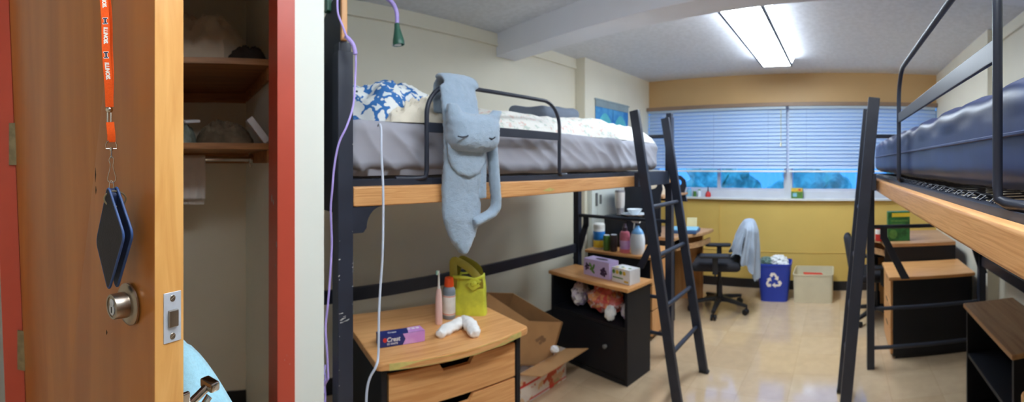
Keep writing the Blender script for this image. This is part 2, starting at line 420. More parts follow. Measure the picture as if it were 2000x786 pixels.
        if rot is not None: m = m @ Euler(rot).to_matrix().to_4x4()
        bmesh.ops.transform(tmp, matrix=m, verts=tmp.verts)
        self._join(tmp); return self
    def _join(self, tmp):
        me = bpy.data.meshes.new('t'); tmp.to_mesh(me); tmp.free(); self.bm.from_mesh(me); bpy.data.meshes.remove(me)
    def heap(self, c, rx, ry, h, seed=0, amp=0.25, p=2.2, rot=0.0, fs=3.0, nr=26, na=56, wob=0.15):
        """a loose heap of cloth resting on z=c.z"""
        c = Vector(c); sd = Vector((seed * 7.3, seed * 3.1, seed * 1.7)); rings = []
        ca, sa = cos(rot), sin(rot)
        for i in range(nr + 1):
            t = i / nr; ring = []
            for k in range(na if i else 1):
                a = 2 * pi * k / na
                w = 1 + wob * noise.noise(Vector((cos(a) * 1.5, sin(a) * 1.5, 0)) + sd)
                x, y = rx * t * cos(a) * w, ry * t * sin(a) * w
                q = Vector((x, y, 0)) * (fs / max(rx, ry)) + sd
                n1 = noise.noise(q); n2 = 1 - 2 * abs(noise.noise(q * 1.9 + Vector((9, 2, 4)))); n3 = 1 - 2 * abs(noise.noise(q * 4.1))
                f = max(0.0, 1 - t ** p)
                z = h * (f ** 0.6) * (1 + amp * (n1 * 1.2 + n2 * 0.6 + n3 * 0.25))
                pull = 1 + 0.07 * n2 * (1 if i else 0)
                ring.append(self.bm.verts.new((c.x + (x * ca - y * sa) * pull, c.y + (x * sa + y * ca) * pull, c.z + max(0.0, z) + (0.0 if i < nr else 0))))
            rings.append(ring)
        fsx = []
        for i, (a, b) in enumerate(zip(rings, rings[1:])):
            for k in range(na):
                k2 = (k + 1) % na
                fsx.append(self.bm.faces.new((a[0], b[k], b[k2])) if i == 0 else self.bm.faces.new((a[k], b[k], b[k2], a[k2])))
        fsx.append(self.bm.faces.new(rings[-1][::-1]))
        bmesh.ops.recalc_face_normals(self.bm, faces=fsx)
        return self
    def crumple(self, c, r, seed=0, amp=0.3, squash=(1, 1, 1), sub=3, fs=2.0):
        tmp = bmesh.new(); bmesh.ops.create_icosphere(tmp, subdivisions=sub, radius=1.0)
        sd = Vector((seed * 5.1, seed * 2.3, seed * 8.7))
        for v in tmp.verts:
            n = 1 - 2 * abs(noise.noise(v.co * fs + sd))
            v.co = v.co * (1 + amp * n + amp * 0.5 * noise.noise(v.co * fs * 2.2 + sd))
            v.co = Vector((v.co.x * squash[0], v.co.y * squash[1], v.co.z * squash[2])) * r + Vector(c)
        self._join(tmp); return self
    def roundpoly(self, pts2, o, ex, ey, vec, rad=0.01, k=6, bev=0.0):
        """rounded outline given in plane coordinates, swept along vec"""
        o, ex, ey = Vector(o), Vector(ex), Vector(ey); n = len(pts2); out = []
        for i in range(n):
            a, b, c = Vector(pts2[i - 1]), Vector(pts2[i]), Vector(pts2[(i + 1) % n])
            d1 = (a - b); d2 = (c - b); rr = min(rad, d1.length * 0.45, d2.length * 0.45)
            p1, p2 = b + d1.normalized() * rr, b + d2.normalized() * rr
            for j in range(k + 1):
                t = j / k; out.append(p1 * (1 - t) ** 2 + b * 2 * t * (1 - t) + p2 * t * t)
        return self.prism([o + ex * q.x + ey * q.y for q in out], vec, bev)
    def build(self, name, m, parent=None, world=None, smooth=35, loc=None):
        """link as ONE mesh object; world: the thing's root, when the points are world points"""
        if world is not None: bmesh.ops.transform(self.bm, matrix=RM(world).inverted(), verts=self.bm.verts)
        me = bpy.data.meshes.new(name); self.bm.to_mesh(me); self.bm.free()
        if loc is not None: me.transform(Matrix.Translation(-Vector(loc)))
        for p in me.polygons: p.use_smooth = True
        me.set_sharp_from_angle(angle=radians(smooth))
        mm = M[m] if isinstance(m, str) else m
        me.materials.append(mm)
        o = bpy.data.objects.new(name, me); COL.objects.link(o)
        if loc is not None: o.location = loc
        if parent is not None: o.parent = parent
        if self.flat:
            wn = o.modifiers.new('weighted normal', 'WEIGHTED_NORMAL'); wn.keep_sharp = True; wn.weight = 80
        return o

def RM(root): return Matrix.LocRotScale(root.location, root.rotation_euler, None)

def thing(name, label, cat, loc=(0, 0, 0), rz=0.0, group=None):
    o = bpy.data.objects.new(name, None); COL.objects.link(o); o.empty_display_size = 0.05
    o.location = loc; o.rotation_euler = (0, 0, rz); o['label'] = label; o['category'] = cat
    if group: o['group'] = group
    return o
def tag(o, label, cat, group=None, kind=None):
    o['label'] = label; o['category'] = cat
    if group: o['group'] = group
    if kind: o['kind'] = kind
    return o
def struct(o, label=None):
    o['kind'] = 'structure'
    if label: o['label'] = label
    return o
def lab(o, label): o['label'] = label; return o
def copy_tree(o, parent=None):
    c = o.copy(); COL.objects.link(c)
    if parent is not None: c.parent = parent
    for ch in [x for x in KIDS.get(o.name, [])]: copy_tree(ch, c)
    return c
KIDS = {}
def index_kids():
    KIDS.clear()
    for o in bpy.data.objects:
        if o.parent: KIDS.setdefault(o.parent.name, []).append(o)

def text(s, size, o, xd, yd, m, name, parent, world=None, shear=0.0, ext=0.0002, bold=0.0, center=True, sx=1.0):
    """flat lettering: baseline along xd, letter height along yd"""
    cu = bpy.data.curves.new(name, 'FONT'); cu.body = s; cu.size = size; cu.shear = shear; cu.extrude = ext; cu.offset = bold
    if center: cu.align_x = 'CENTER'; cu.align_y = 'CENTER'
    t = bpy.data.objects.new('t', cu); COL.objects.link(t)
    dg = bpy.context.evaluated_depsgraph_get()
    me = bpy.data.meshes.new_from_object(t.evaluated_get(dg)); bpy.data.objects.remove(t)
    x, y = Vector(xd).normalized(), Vector(yd).normalized(); z = x.cross(y)
    m4 = Matrix((x * sx, y, z)).transposed().to_4x4(); m4.translation = Vector(o)
    if world is not None: m4 = RM(world).inverted() @ m4
    me.transform(m4); me.materials.clear(); me.materials.append(M[m]); me.name = name
    ob = bpy.data.objects.new(name, me); COL.objects.link(ob); ob.parent = parent
    return ob

def remesh(mb, voxel, smooth_it=4, disp=None):
    """fuse overlapping shapes into one soft skin"""
    me = bpy.data.meshes.new('t'); mb.bm.to_mesh(me); mb.bm.free()
    t = bpy.data.objects.new('t', me); COL.objects.link(t)
    r = t.modifiers.new('r', 'REMESH'); r.mode = 'VOXEL'; r.voxel_size = voxel
    s = t.modifiers.new('s', 'SMOOTH'); s.iterations = smooth_it; s.factor = 0.5
    dg = bpy.context.evaluated_depsgraph_get()
    m2 = bpy.data.meshes.new_from_object(t.evaluated_get(dg)); bpy.data.objects.remove(t)
    out = MB(); out.bm.from_mesh(m2); bpy.data.meshes.remove(m2); out.bm.normal_update()
    if disp:
        for v, k in [(v, disp(v.co)) for v in out.bm.verts]: v.co = v.co + v.normal * k
    return out
# ================================================================== the room
ZC, YD, XL, XLP, XR, YB = 2.39, 4.61, -2.36, -2.25, 1.17, -1.3
YS, ZW0, ZW1 = 3.24, 1.0, 2.05                         # pilaster start, window sill, window head

def hexa(mb, b4, t4):
    vs = [mb.bm.verts.new(Vector(p)) for p in list(b4) + list(t4)]
    q = [(3, 2, 1, 0), (4, 5, 6, 7)] + [(i, (i + 1) % 4, (i + 1) % 4 + 4, i + 4) for i in range(4)]
    fs = [mb.bm.faces.new([vs[i] for i in f]) for f in q]
    bmesh.ops.recalc_face_normals(mb.bm, faces=fs)
    return mb

struct(MB().bb(-2.5, 1.25, YB - .1, 4.9, -.1, 0).build('floor', 'floor'))
struct(MB().bb(-2.5, 1.25, YB - .1, 4.9, ZC, ZC + .1).build('ceiling', 'ceiling'))
w = MB().bb(XL - .1, XL, YB, YD + .15, 0, ZC); w.bb(XL - .02, XLP, YS, YD, 0, ZC)
struct(w.build('wall_left', 'cream'))
w = MB().bb(XR, XR + .1, YB, YD + .15, 0, ZC); w.bb(XR - .09, XR + .02, 2.94, YD, 0, ZC)
struct(w.build('wall_right', 'cream'))
struct(MB().bb(XL, XR, YB - .1, YB, 0, ZC).build('wall_rear', 'cream'))
struct(MB().bb(XLP, XR - .09, YD, YD + .15, 0, ZW0).build('wall_far', 'yellow'))
struct(MB().bb(XLP, XR - .09, YD, YD + .15, ZW1, ZC).build('wall_far_upper', 'tan'))
# yellow panelling seams and the raised cover of the wall below the sill
p = MB().bb(-1.36, .62, YD - .012, YD + .01, .945, .955, .003); p.bb(XLP, XR - .09, YD - .006, YD + .01, .405, .412, .002)
p.bb(-1.36, -1.352, YD - .01, YD + .01, .41, .95, .002)
struct(p.build('trim_1', 'yellow'))
struct(MB().bb(XLP, XR - .09, YD - .012, YD, 0, .1, .004).build('baseboard_far', 'base_black'))
struct(MB().bb(XL, XL + .012, -.78, YS, 0, .1, .004).build('baseboard_left', 'base_black'))
struct(MB().bb(XR - .012, XR, .3, 2.94, 0, .1, .004).build('baseboard_right', 'base_black'))
t = MB().bb(XL, XL + .02, .39, YS, ZC - .1, ZC - .075, .004); t.bb(XL, XL + .012, .39, YS, ZC - .075, ZC - .0, .002)
struct(t.build('trim_2', 'cream'))
t = MB().bb(XR - .02, XR, -1.0, 2.94, ZC - .1, ZC - .075, .004)
struct(t.build('trim_3', 'cream'))
# the ceiling beam
sl = -.13
b = MB(); hexa(b, [(XL, 2.213, 2.215), (XR, 2.213 + sl * 3.43, 2.215), (XR, 2.42 + sl * 3.43, 2.215), (XL, 2.42, 2.215)],
               [(XL, 2.213, ZC), (XR, 2.213 + sl * 3.43, ZC), (XR, 2.42 + sl * 3.43, ZC), (XL, 2.42, ZC)])
struct(b.build('ceiling_beam', 'beam'))

# window: frame, sashes, panes, sill
wr = bpy.data.objects.new('window_1', None); COL.objects.link(wr); wr.location = (-.6, YD + .1, ZW0); struct(wr)
YG = YD + .11
f = MB().bb(XLP, XR - .09, YG - .05, YG + .04, ZW0, ZW0 + .085, .006); f.bb(XLP, XR - .09, YG - .05, YG + .04, ZW1 - .06, ZW1, .006)
for x in (XLP + .03, -.577, XR - .12): f.bb(x - .05, x + .05, YG - .05, YG + .04, ZW0 + .08, ZW1 - .05, .006)
f.build('window_frame', 'win_frame', wr, wr)
s = MB()
for x in (-1.39, .22): s.bb(x - .02, x + .02, YG - .025, YG + .02, ZW0 + .08, ZW1 - .05, .004)
s.bb(XLP + .06, -.62, YG - .02, YG + .015, ZW0 + .08, ZW0 + .11, .004); s.bb(-.53, XR - .16, YG - .02, YG + .015, ZW0 + .08, ZW0 + .11, .004)
s.build('window_sash', 'win_frame', wr, wr)
for a, c in ((XLP + .08, -1.41), (-1.37, -.627), (-.527, .2), (.24, XR - .17)):
    MB().bb(a, c, YG - .003, YG + .003, ZW0 + .1, ZW1 - .055).build('window_pane', 'glass', wr, wr)
MB().bb(XLP, XR - .09, YD - .05, YG - .05, ZW0 - .015, ZW0 + .008, .005).build('window_sill', 'sill', wr, wr)
v = MB().bb(XLP, XR - .09, YD - .075, YD + .0, ZW1 - .03, ZW1 + .012, .004)
struct(v.build('trim_4', 'head_trim'))

# blinds
def blind(x0, x1, label):
    r = thing('window_blind', label, 'blind', ((x0 + x1) / 2, YD - .035, 1.295), 0, 'blinds across the window')
    y = YD - .037
    MB().bb(x0, x1, y - .025, y + .02, ZW1 - .06, ZW1 - .03, .004).build('headrail', 'blind', r, r)
    s = MB(); z = ZW1 - .085
    while z > 1.33:
        s.box(((x0 + x1) / 2, y, z), (x1 - x0, .05, .0025), 0, (radians(56), 0, 0)); z -= .0405
    s.build('slats', 'blind', r, r)
    MB().bb(x0, x1, y - .02, y + .02, 1.297, 1.317, .005).build('bottom_rail', 'white_plastic', r, r)
    for k in (.12, .5, .88):
        xx = x0 + (x1 - x0) * k
        MB().tube([(xx, y - .028, ZW1 - .06), (xx, y - .028, 1.305)], .0016, 5).build('ladder_cord', 'cable', r, r)
    return r
bl = blind(XLP + .02, -.585, 'wide white slat blind on the broader side of the window, nearer the poster')
c = MB().tube([(-.64, YD - .075, ZW1 - .07), (-.64, YD - .077, 1.62)], .003, 6); c.lathe([(.0, 0), (.008, .004), (.009, .03), (.004, .045), (0, .05)], (-.64, YD - .077, 1.575), 10)
c.build('pull_cord', 'card', bl, bl)
blind(-.555, XR - .11, 'white slat blind on the side of the window behind the taller dark bunk ladder')

# outside: sky and a few trees past the glass
wd = bpy.data.worlds.new('world'); SC.world = wd; wd.use_nodes = True
bg = wd.node_tree.nodes['Background']; bg.inputs['Color'].default_value = (.05, .25, .70, 1); bg.inputs['Strength'].default_value = 1.7
for i, (x, y, h) in enumerate(((-3.2, 10.5, 1.7), (-.9, 9.6, 1.45), (1.6, 10.2, 1.6))):
    r = thing('garden_tree', ['leafy tree outside behind the pane nearest the sill bottles', 'leafy tree outside behind the pane above the recycling bin', 'leafy tree outside behind the pane above the beige tub'][i], 'tree', (x, y, -1.0), 0, 'trees outside the window')
    cr = MB()
    for k in range(9):
        a = k * 2.4 + i; cr.crumple((x + .8 * cos(a) * (k % 3) / 2, y + .5 * sin(a), h - 1.0 + .2 * (k % 4)), .38, k + i * 10, .3, (1, 1, .8), 3)
    cr.build('crown', 'tree', r, r); MB().tube([(x, y, -1), (x + .03, y, .2), (x, y, h - .8)], [.12, .1, .07], 8).build('trunk', 'bark', r, r)

# ceiling lights
def ceil_light(x0, x1, y0, y1, label, lens='lens'):
    r = thing('ceiling_light', label, 'light', ((x0 + x1) / 2, (y0 + y1) / 2, ZC), 0, 'fluorescent ceiling fixtures')
    zb = ZC - .085
    h = MB().bb(x0 + .03, x1 - .03, y0 + .005, y1 - .005, ZC - .02, ZC, .002)
    h.bb(x0 - .010, x0 + .010, y0, y1, zb - .005, zb + .014, .002); h.bb(x1 - .010, x1 + .010, y0, y1, zb - .005, zb + .014, .002)
    h.bb(x0, x1, y0 - .004, y0 + .006, zb, ZC - .004, .002); h.bb(x0, x1, y1 - .006, y1 + .004, zb, ZC - .004, .002)
    h.build('housing', 'light_housing', r, r)
    MB().bb(x0 + .008, x1 - .008, y0 + .006, y1 - .006, zb, zb + .006, .002).build('lens', lens, r, r)
    for s, x in ((-1, x0), (1, x1)):
        hexa(MB(), [(x, y0 + .008, zb + .014), (x - s * .006, y0 + .008, zb + .014), (x - s * .006, y1 - .008, zb + .014), (x, y1 - .008, zb + .014)],
             [(x + s * .03, y0 + .008, ZC - .006), (x + s * .024, y0 + .008, ZC - .006), (x + s * .024, y1 - .008, ZC - .006), (x + s * .03, y1 - .008, ZC - .006)]).build('side_lens', 'lens_side', r, r)
    return r
ceil_light(-.72, -.45, 2.33, 3.9, 'long glowing fluorescent ceiling light past the beam')
ceil_light(-.15, .12, -.15, 1.35, 'fluorescent ceiling light overhead between the closet and the navy bunk', 'lens_near')

# poster on the far part of the left wall
r = thing('wall_hanging', 'blue split cloth hanging on the cream wall above the quilt', 'hanging', (XLP + .006, 3.72, 1.5))
a0, a1, z0, z1 = 3.41, 4.06, 1.36, 2.03
for ya, yb in ((a0, (a0 + a1) / 2 - .004), ((a0 + a1) / 2 + .004, a1)):
    MB().gbox((XLP + .008, (ya + yb) / 2, (z0 + z1 - .07) / 2), (.006, yb - ya, z1 - .07 - z0), (1, 14, 24), .002, lambda p, n: .004 * noise.noise(p * 9)).build('cloth_half', 'poster_blue', r, r)
MB().bb(XLP + .003, XLP + .016, a0, a1, z1 - .08, z1, .002).build('hem', 'poster_top', r, r)
MB().cyl((XLP + .014, a0 - .02, z1 - .01), (XLP + .014, a1 + .02, z1 - .01), .006).build('rod', 'poster_top', r, r)
for k, (yc, zc, ry, rz, mm) in enumerate(((a0 + .17, 1.70, .12, .2, 'poster_teal'), (a1 - .17, 1.70, .12, .2, 'poster_teal'), (a0 + .15, 1.69, .075, .08, 'poster_pale'), (a1 - .16, 1.70, .08, .075, 'poster_pale'))):
    pts = [(XLP + .0135 + .001 * (k > 1), yc + ry * cos(t * pi / 12) * (1 + .15 * sin(3 * t * pi / 12)), zc + rz * sin(t * pi / 12)) for t in range(24)]
    MB().prism(pts, (.001, 0, 0)).build('printed_patch', mm, r, r)

# ================================================================== closet and its door
w = MB()
w.bb(XL, -1.12, .372, .384, 0, ZC); w.bb(-1.161, -1.08, .295, .385, 0, ZC)          # end strip
w.bb(-1.16, -1.08, YB, -.53, 0, ZC)
w.bb(-1.16, -1.08, -.54, .3, 2.1, ZC); w.bb(XL, -1.14, -.86, -.8, 0, ZC)
struct(w.build('wall_closet', 'white_paint'))
yi = lambda z: -.4135 - .0446 * (z - .72)
jm = MB()
hexa(jm, [(-1.175, yi(0) - .06, 0), (-1.07, yi(0) - .06, 0), (-1.07, yi(0), 0), (-1.175, yi(0), 0)], [(-1.175, yi(2.1) - .06, 2.1), (-1.07, yi(2.1) - .06, 2.1), (-1.07, yi(2.1), 2.1), (-1.175, yi(2.1), 2.1)])
struct(jm.build('trim_5', 'red'))
rj = struct(MB().bb(-1.178, -1.07, .2516, .3005, 0, 2.1, .003).build('trim_6', 'red'))
struct(MB().bb(-1.178, -1.07, -.53, .3, 2.05, 2.1, .003).build('trim_7', 'red'))
sc = MB()
for y, z, s in ((296, 388, 1), (0, 0, 0)):
    pass
for px, py, r_ in ((531, 388, .006), (534, 396, .005), (540, 478, .004), (538, 520, .003), (560, 695, .002), (556, 704, .002), (566, 712, .002)):
    q = U(px, py, X=-1.0685) if px >= 541 else U(px, py, Y=.2505)
    sc.crumple(q, r_, px, .4, (.15, .15, 1) if px >= 541 else (.8, .1, 1.6), 1)
sc.build('paint_stain', 'scuff', rj)

# door leaf
TD = Vector((-.593, .805, 0)); DD = Vector((.805, .593, 0)); ND = -TD; TH = .0445
PL = Vector((-.5276, -.0316, 0))
def onDoor(px, py, off=0.0):
    t = (px - PX0) / F; d = Vector((sin(t), cos(t), -(py - PY0) / F))
    k = ((PL + ND * off) - Vector((0, 0, 0))).dot(ND) / d.dot(ND)
    return Vector((0, 0, CZ)) + d * k
dr = bpy.data.objects.new('door_1', None); COL.objects.link(dr); dr.location = (-1.07, yi(0), 0); struct(dr, 'varnished birch closet door standing open in a red frame')
def ph(z): return Vector((-1.066, yi(z) + .004, z))
def pl(z): return Vector((PL.x, PL.y, z))
z0, z1 = .012, 2.04
lf = MB(); e = DD * .0018
hexa(lf, [ph(z0), pl(z0) - e, pl(z0) - e + TD * TH, ph(z0) + TD * TH], [ph(z1), pl(z1) - e, pl(z1) - e + TD * TH, ph(z1) + TD * TH])
lf.build('door_leaf', 'door_wood', dr, dr)
eb = MB(); hexa(eb, [pl(z0) - e, pl(z0), pl(z0) + TD * TH, pl(z0) - e + TD * TH], [pl(z1) - e, pl(z1), pl(z1) + TD * TH, pl(z1) - e + TD * TH])
lab(eb.build('edge_band', 'door_edge', dr, dr), 'paler maple edge of the closet door')
for px, py, l in ((186, 342, .012), (187, 372, .007), (208, 650, .004)):
    q = onDoor(px, py, .0003)
    MB().tube([q + Vector((0, 0, l)), q + DD * .001, q + Vector((0, 0, -l))], [.0003, .0011, .0002], 6, up=ND).build('scratch', 'bag_in', dr, dr)
# latch plate on the edge
pc = pl(1.183) + TD * .0262
RT = Matrix((TD, DD, Vector((0, 0, 1)))).transposed()
lp = MB().box(pc + DD * .0005, (.0275, .002, .0645), .0008, RT).build('latch_plate', 'steel_plate', dr, dr)
MB().box(pc + DD * .001 + Vector((0, 0, -.001)), (.0145, .009, .0215), .0012, RT).build('latch_bolt', 'nickel', lp, dr)
for dz in (.0245, -.0245):
    q = pc + DD * .0012 + Vector((0, 0, dz))
    scw = MB().cyl(q, q + DD * .001, .0044, 18, .0004); scw.box(q + DD * .0011, (.0072, .0006, .0012), 0, Matrix.Rotation(.5, 3, DD) @ RT)
    scw.build('screw', 'nickel', lp, dr)
# lock cylinder on the face
rc = onDoor(252, 594)
RZ = Matrix((DD, Vector((0, 0, 1)), ND)).transposed()
ro = MB().lathe([(.0, 0), (.0285, 0), (.0285, .003), (.026, .0055), (.021, .0065), (.0, .0065)], rc, 40, RZ).build('lock_rose', 'nickel', dr, dr)
cy = MB().lathe([(.0175, .004), (.0168, .026), (.0162, .0275), (.0135, .0275), (.0135, .0262), (0, .0262)], rc, 32, RZ).build('lock_cylinder', 'nickel', ro, dr)
kq = rc + ND * .0264
k = MB().lathe([(.0, 0), (.0055, 0), (.0055, .0012), (0, .0012)], kq + Vector((0, 0, .0052)), 20, RZ); k.lathe([(.0, 0), (.0072, 0), (.0072, .001), (0, .001)], kq + Vector((0, 0, -.004)), 20, RZ)
k.build('key_core', 'steel_plate', cy, dr)
MB().box(kq + ND * .0012 + Vector((0, 0, -.004)), (.0016, .008, .0008), 0, RZ).build('keyway', 'base_black', cy, dr)
# hinges
for zc, hh in ((1.437, .116), (.873, .108)):
    q = Vector((-1.058, yi(zc) - .002, zc)); h = MB()
    for j in range(5): h.cyl(q + Vector((0, 0, -hh / 2 + hh * j / 5 + .001)), q + Vector((0, 0, -hh / 2 + hh * (j + 1) / 5 - .001)), .0075, 14, .001)
    h.bar(q + Vector((-.006, .0, -hh / 2)), q + Vector((-.006, 0, hh / 2)), .003, .024, .0005, (1, 0, 0))
    h.build('hinge', 'hinge', dr, dr)
# hook for the lanyard, high on the face, and the towel hook on the inner face
HK = onDoor(206, 0, .0); HK.z = 1.80
MB().tube([HK, HK + ND * .03, HK + ND * .038 + Vector((0, 0, .012))], .0028, 10).build('coat_hook', 'nickel', dr, dr)
BK = pl(1.045) + TD * (TH + .001) - DD * .012
A0, A1 = BK + TD * .004, BK + TD * .055 + Vector((0, 0, .022))
th = MB().box(BK + TD * .003, (.03, .006, .05), .002, RT); th.bar(A0, A1, .009, .010, .003); th.box(A1, (.017, .026, .013), .003, RT)
th.tube([A0 - Vector((0, 0, .012)), A0 + TD * .03 - Vector((0, 0, .012)), A0 + TD * .05 + Vector((0, 0, .005))], .005, 10)
lab(th.build('towel_hook', 'chrome', dr, dr), 'chrome towel hook on the inner face of the door')

# towel hung over the hook
def towel():
    mb = MB(); rings = []
    c0 = BK + TD * .088 - DD * .115
    na, nz = 90, 46
    for i in range(nz + 1):
        t = i / nz; z = 1.080 - .55 * t
        g = min(1.0, (t / .20)) ** .42
        ring = []
        for k in range(na):
            a = 2 * pi * k / na
            n = 1 + .16 * noise.noise(Vector((cos(a) * 2.2, sin(a) * 2.2, t * 2.0)) + Vector((4, 4, 4))) + .09 * sin(a * 7 + 3 * t + 2 * noise.noise(Vector((cos(a), sin(a), t * 3)))) * min(1, t * 4)
            ru, rv = .135 * g * n * (1 + .45 * t), .080 * g * n * (1 + .35 * t)
            u = -.035 + ru * cos(a); v_ = max(-.084, rv * sin(a) + .02 * t)
            zz = z + .018 * noise.noise(Vector((cos(a) * 1.4, sin(a) * 1.4, 7))) * g
            p = c0 + DD * u + TD * v_; p.z = zz; ring.append(mb.bm.verts.new(p))
        rings.append(ring)
    for a, b in zip(rings, rings[1:]):
        for k in range(na): mb.bm.faces.new((a[k], b[k], b[(k + 1) % na], a[(k + 1) % na]))
    mb.bm.faces.new(rings[0][::-1] if False else rings[0]); mb.bm.faces.new(rings[-1][::-1])
    bmesh.ops.recalc_face_normals(mb.bm, faces=mb.bm.faces)
    return mb
tag(towel().build('towel', 'towel', None, None, 60), 'pale blue fluffy towel hung behind the open closet door', 'towel')

# closet fittings
def closet_shelf(z, label):
    r = thing('closet_shelf', label, 'shelf', (-2.0, -.2, z), 0, 'closet shelves')
    MB().bb(XL, -1.67, -.8, .37, z, z + .026, .003).build('board', 'shelf_wood', r, r)
    MB().bb(XL, XL + .02, -.8, .37, z - .055, z - .002, .002).build('cleat', 'shelf_wood', r, r)
    MB().bb(-2.3, -1.7, .356, .371, z - .055, z - .002, .002).build('cleat', 'shelf_wood', r, r)
closet_shelf(1.784, 'upper wooden closet shelf carrying the bundled taupe blanket')
closet_shelf(1.442, 'lower wooden closet shelf above the hanging rail')
r = thing('closet_rail', 'chrome hanging rail under the lower closet shelf', 'rail', (-2.03, -.2, 1.41))
MB().cyl((-2.03, -.8, 1.408), (-2.03, .35, 1.408), .0125).build('rail_tube', 'chrome', r, r)
fl = MB().cyl((-2.03, .335, 1.408), (-2.03, .354, 1.408), .024, 24, .003); fl.box((-2.03, .34, 1.412), (.02, .012, .048), .003); fl.box((-2.03, .345, 1.385), (.014, .012, .03), .004)
fl.build('flange', 'chrome', r, r)
tag(MB().heap((-1.97, .035, 1.811), .26, .29, .2, 3, .42, 2.6, 0, 2.2, 34, 90, .12).build('blanket', 'fabric_tan', None), 'bundled taupe blanket on the upper closet shelf', 'blanket')
tag(MB().heap((-1.715, .27, 1.811), .03, .075, .05, 8, .3).build('folded_garment', 'fabric_dark', None), 'dark cloth beside the taupe blanket on the upper closet shelf', 'clothing')
tag(MB().heap((-1.9, .2, 1.4685), .17, .13, .085, 5, .4).build('folded_clothes', 'fabric_grey', None), 'grey brown clothes heap on the lower closet shelf', 'clothing')
tag(MB().heap((-1.88, -.02, 1.4685), .16, .085, .09, 6, .3).build('folded_garment', 'fabric_teal', None), 'grey green folded cloth on the lower closet shelf beside the door edge', 'clothing')
q = U(505, 255, X=-1.74); tag(MB().box((-1.745, .325, 1.525), (.05, .03, .125), .003, (radians(38), 0, 0)).build('small_carton', 'carton_white', None), 'slim white carton leaning on the lower closet shelf', 'box')
tag(MB().box((-1.86, .03, 1.572), (.13, .07, .012), .003, (.1, .1, .4)).build('paper_stack', 'carton_white', None), 'white folded paper lying on the grey green cloth', 'paper')
sh = MB()
def drape(x0, x1, ya, yb, zt, zb, th):
    sts = []; N = 30; zb2 = zb + .03
    path = [(x0, zb + (zt - zb) * i / N) for i in range(N)] + [((x0 + x1) / 2 - cos(pi * i / 10) * (x1 - x0) / 2, zt + sin(pi * i / 10) * (x1 - x0) / 2) for i in range(11)] + [(x1, zt - (zt - zb2) * i / N) for i in range(1, N + 1)]
    return path
path = drape(-2.05, -2.01, 0, 0, 1.408, 1.185, 0)
g0 = []; NB = 34
for j in range(NB + 1):
    y = -.26 + .38 * j / NB
    for side in (0, 1): pass
    g0.append([sh.bm.verts.new((x + (.012 * sin(j * 1.1) + .012 * noise.noise(Vector((j * .35, z * 8, 2)))) * min(1, (1.41 - z) * 8 if z < 1.41 else 0), y - .03 * max(0, 1.3 - z), z)) for x, z in path])
for a, b in zip(g0, g0[1:]):
    for i in range(len(path) - 1): sh.bm.faces.new((a[i], a[i + 1], b[i + 1], b[i]))
so = sh.build('hanging_cloth', 'white_cloth', None); so.modifiers.new('s', 'SOLIDIFY').thickness = .004
tag(so, 'white cloth draped over the closet hanging rail', 'clothing')

# lanyard and wallet hanging against the door
OFF = .022
r = thing('lanyard', 'orange printed lanyard hanging on the closet door face', 'lanyard', (HK.x, HK.y, HK.z))
def D(px, py, off=OFF): return onDoor(px, py, off)
def ribbon(pts, wid, tw, thick=.0012):
    mb = MB(); sts = []
    for i, p in enumerate(pts):
        a = tw(i / (len(pts) - 1)); u = DD * cos(a) + ND * sin(a); t = (pts[min(i + 1, len(pts) - 1)] - pts[max(i - 1, 0)]).normalized()
        v = u.cross(t).normalized(); sts.append((p, u, v, wid / 2, thick / 2))
    return mb.loft(sts, 12, 6)
RT_ = lambda px, py: None
VW = Vector((.985, .17, 0)); VR = Vector((-.17, .985, 0))
hook_t = HK + ND * .022 + Vector((0, 0, .003))
def smooth_path(pts, n=24):
    out = []
    for i in range(len(pts) - 1):
        p0, p1, p2, p3 = pts[max(i - 1, 0)], pts[i], pts[i + 1], pts[min(i + 2, len(pts) - 1)]
        for j in range(n):
            t = j / n
            out.append(.5 * ((2 * p1) + (p2 - p0) * t + (2 * p0 - 5 * p1 + 4 * p2 - p3) * t * t + (3 * p1 - p0 - 3 * p2 + p3) * t ** 3))
    return out + [pts[-1]]
fr = smooth_path([hook_t, D(203, 0, .026), D(207, 100, .028), D(211.5, 160, .026), D(214, 209, .023)], 10)
bk = smooth_path([hook_t - ND * .004, D(211, 0, .016), D(215, 95, .012), D(217, 150, .016), D(215.5, 209, .0195)], 10)
ribbon(fr, .0118, lambda t: -.95).build('strap', 'orange', r, r)
ribbon(bk, .0118, lambda t: -.25).build('strap', 'orange', r, r)
a_ = -.95; U1 = DD * cos(a_) + ND * sin(a_)
if U1.dot(VR) < 0: U1 = -U1
def strap_pt(py): return min(fr, key=lambda p: abs((PY0 - (p.z - CZ) * F / sqrt(p.x ** 2 + p.y ** 2)) - py))
NF = U1.cross(Vector((0, 0, 1)));  NF = NF if NF.dot(VW) > 0 else -NF
for py, s in ((-4, 'ILLINOIS.'), (73, 'ILLINOIS.'), (137, 'ILLINOIS.')):
    q = strap_pt(py); q2 = strap_pt(py + 12); dn = (q2 - q).normalized()
    text(s, .0078, q + NF * .0009, dn, NF.cross(dn), 'white_print', 'lettering', r, r, .25, .0001, .0004, True, .78)
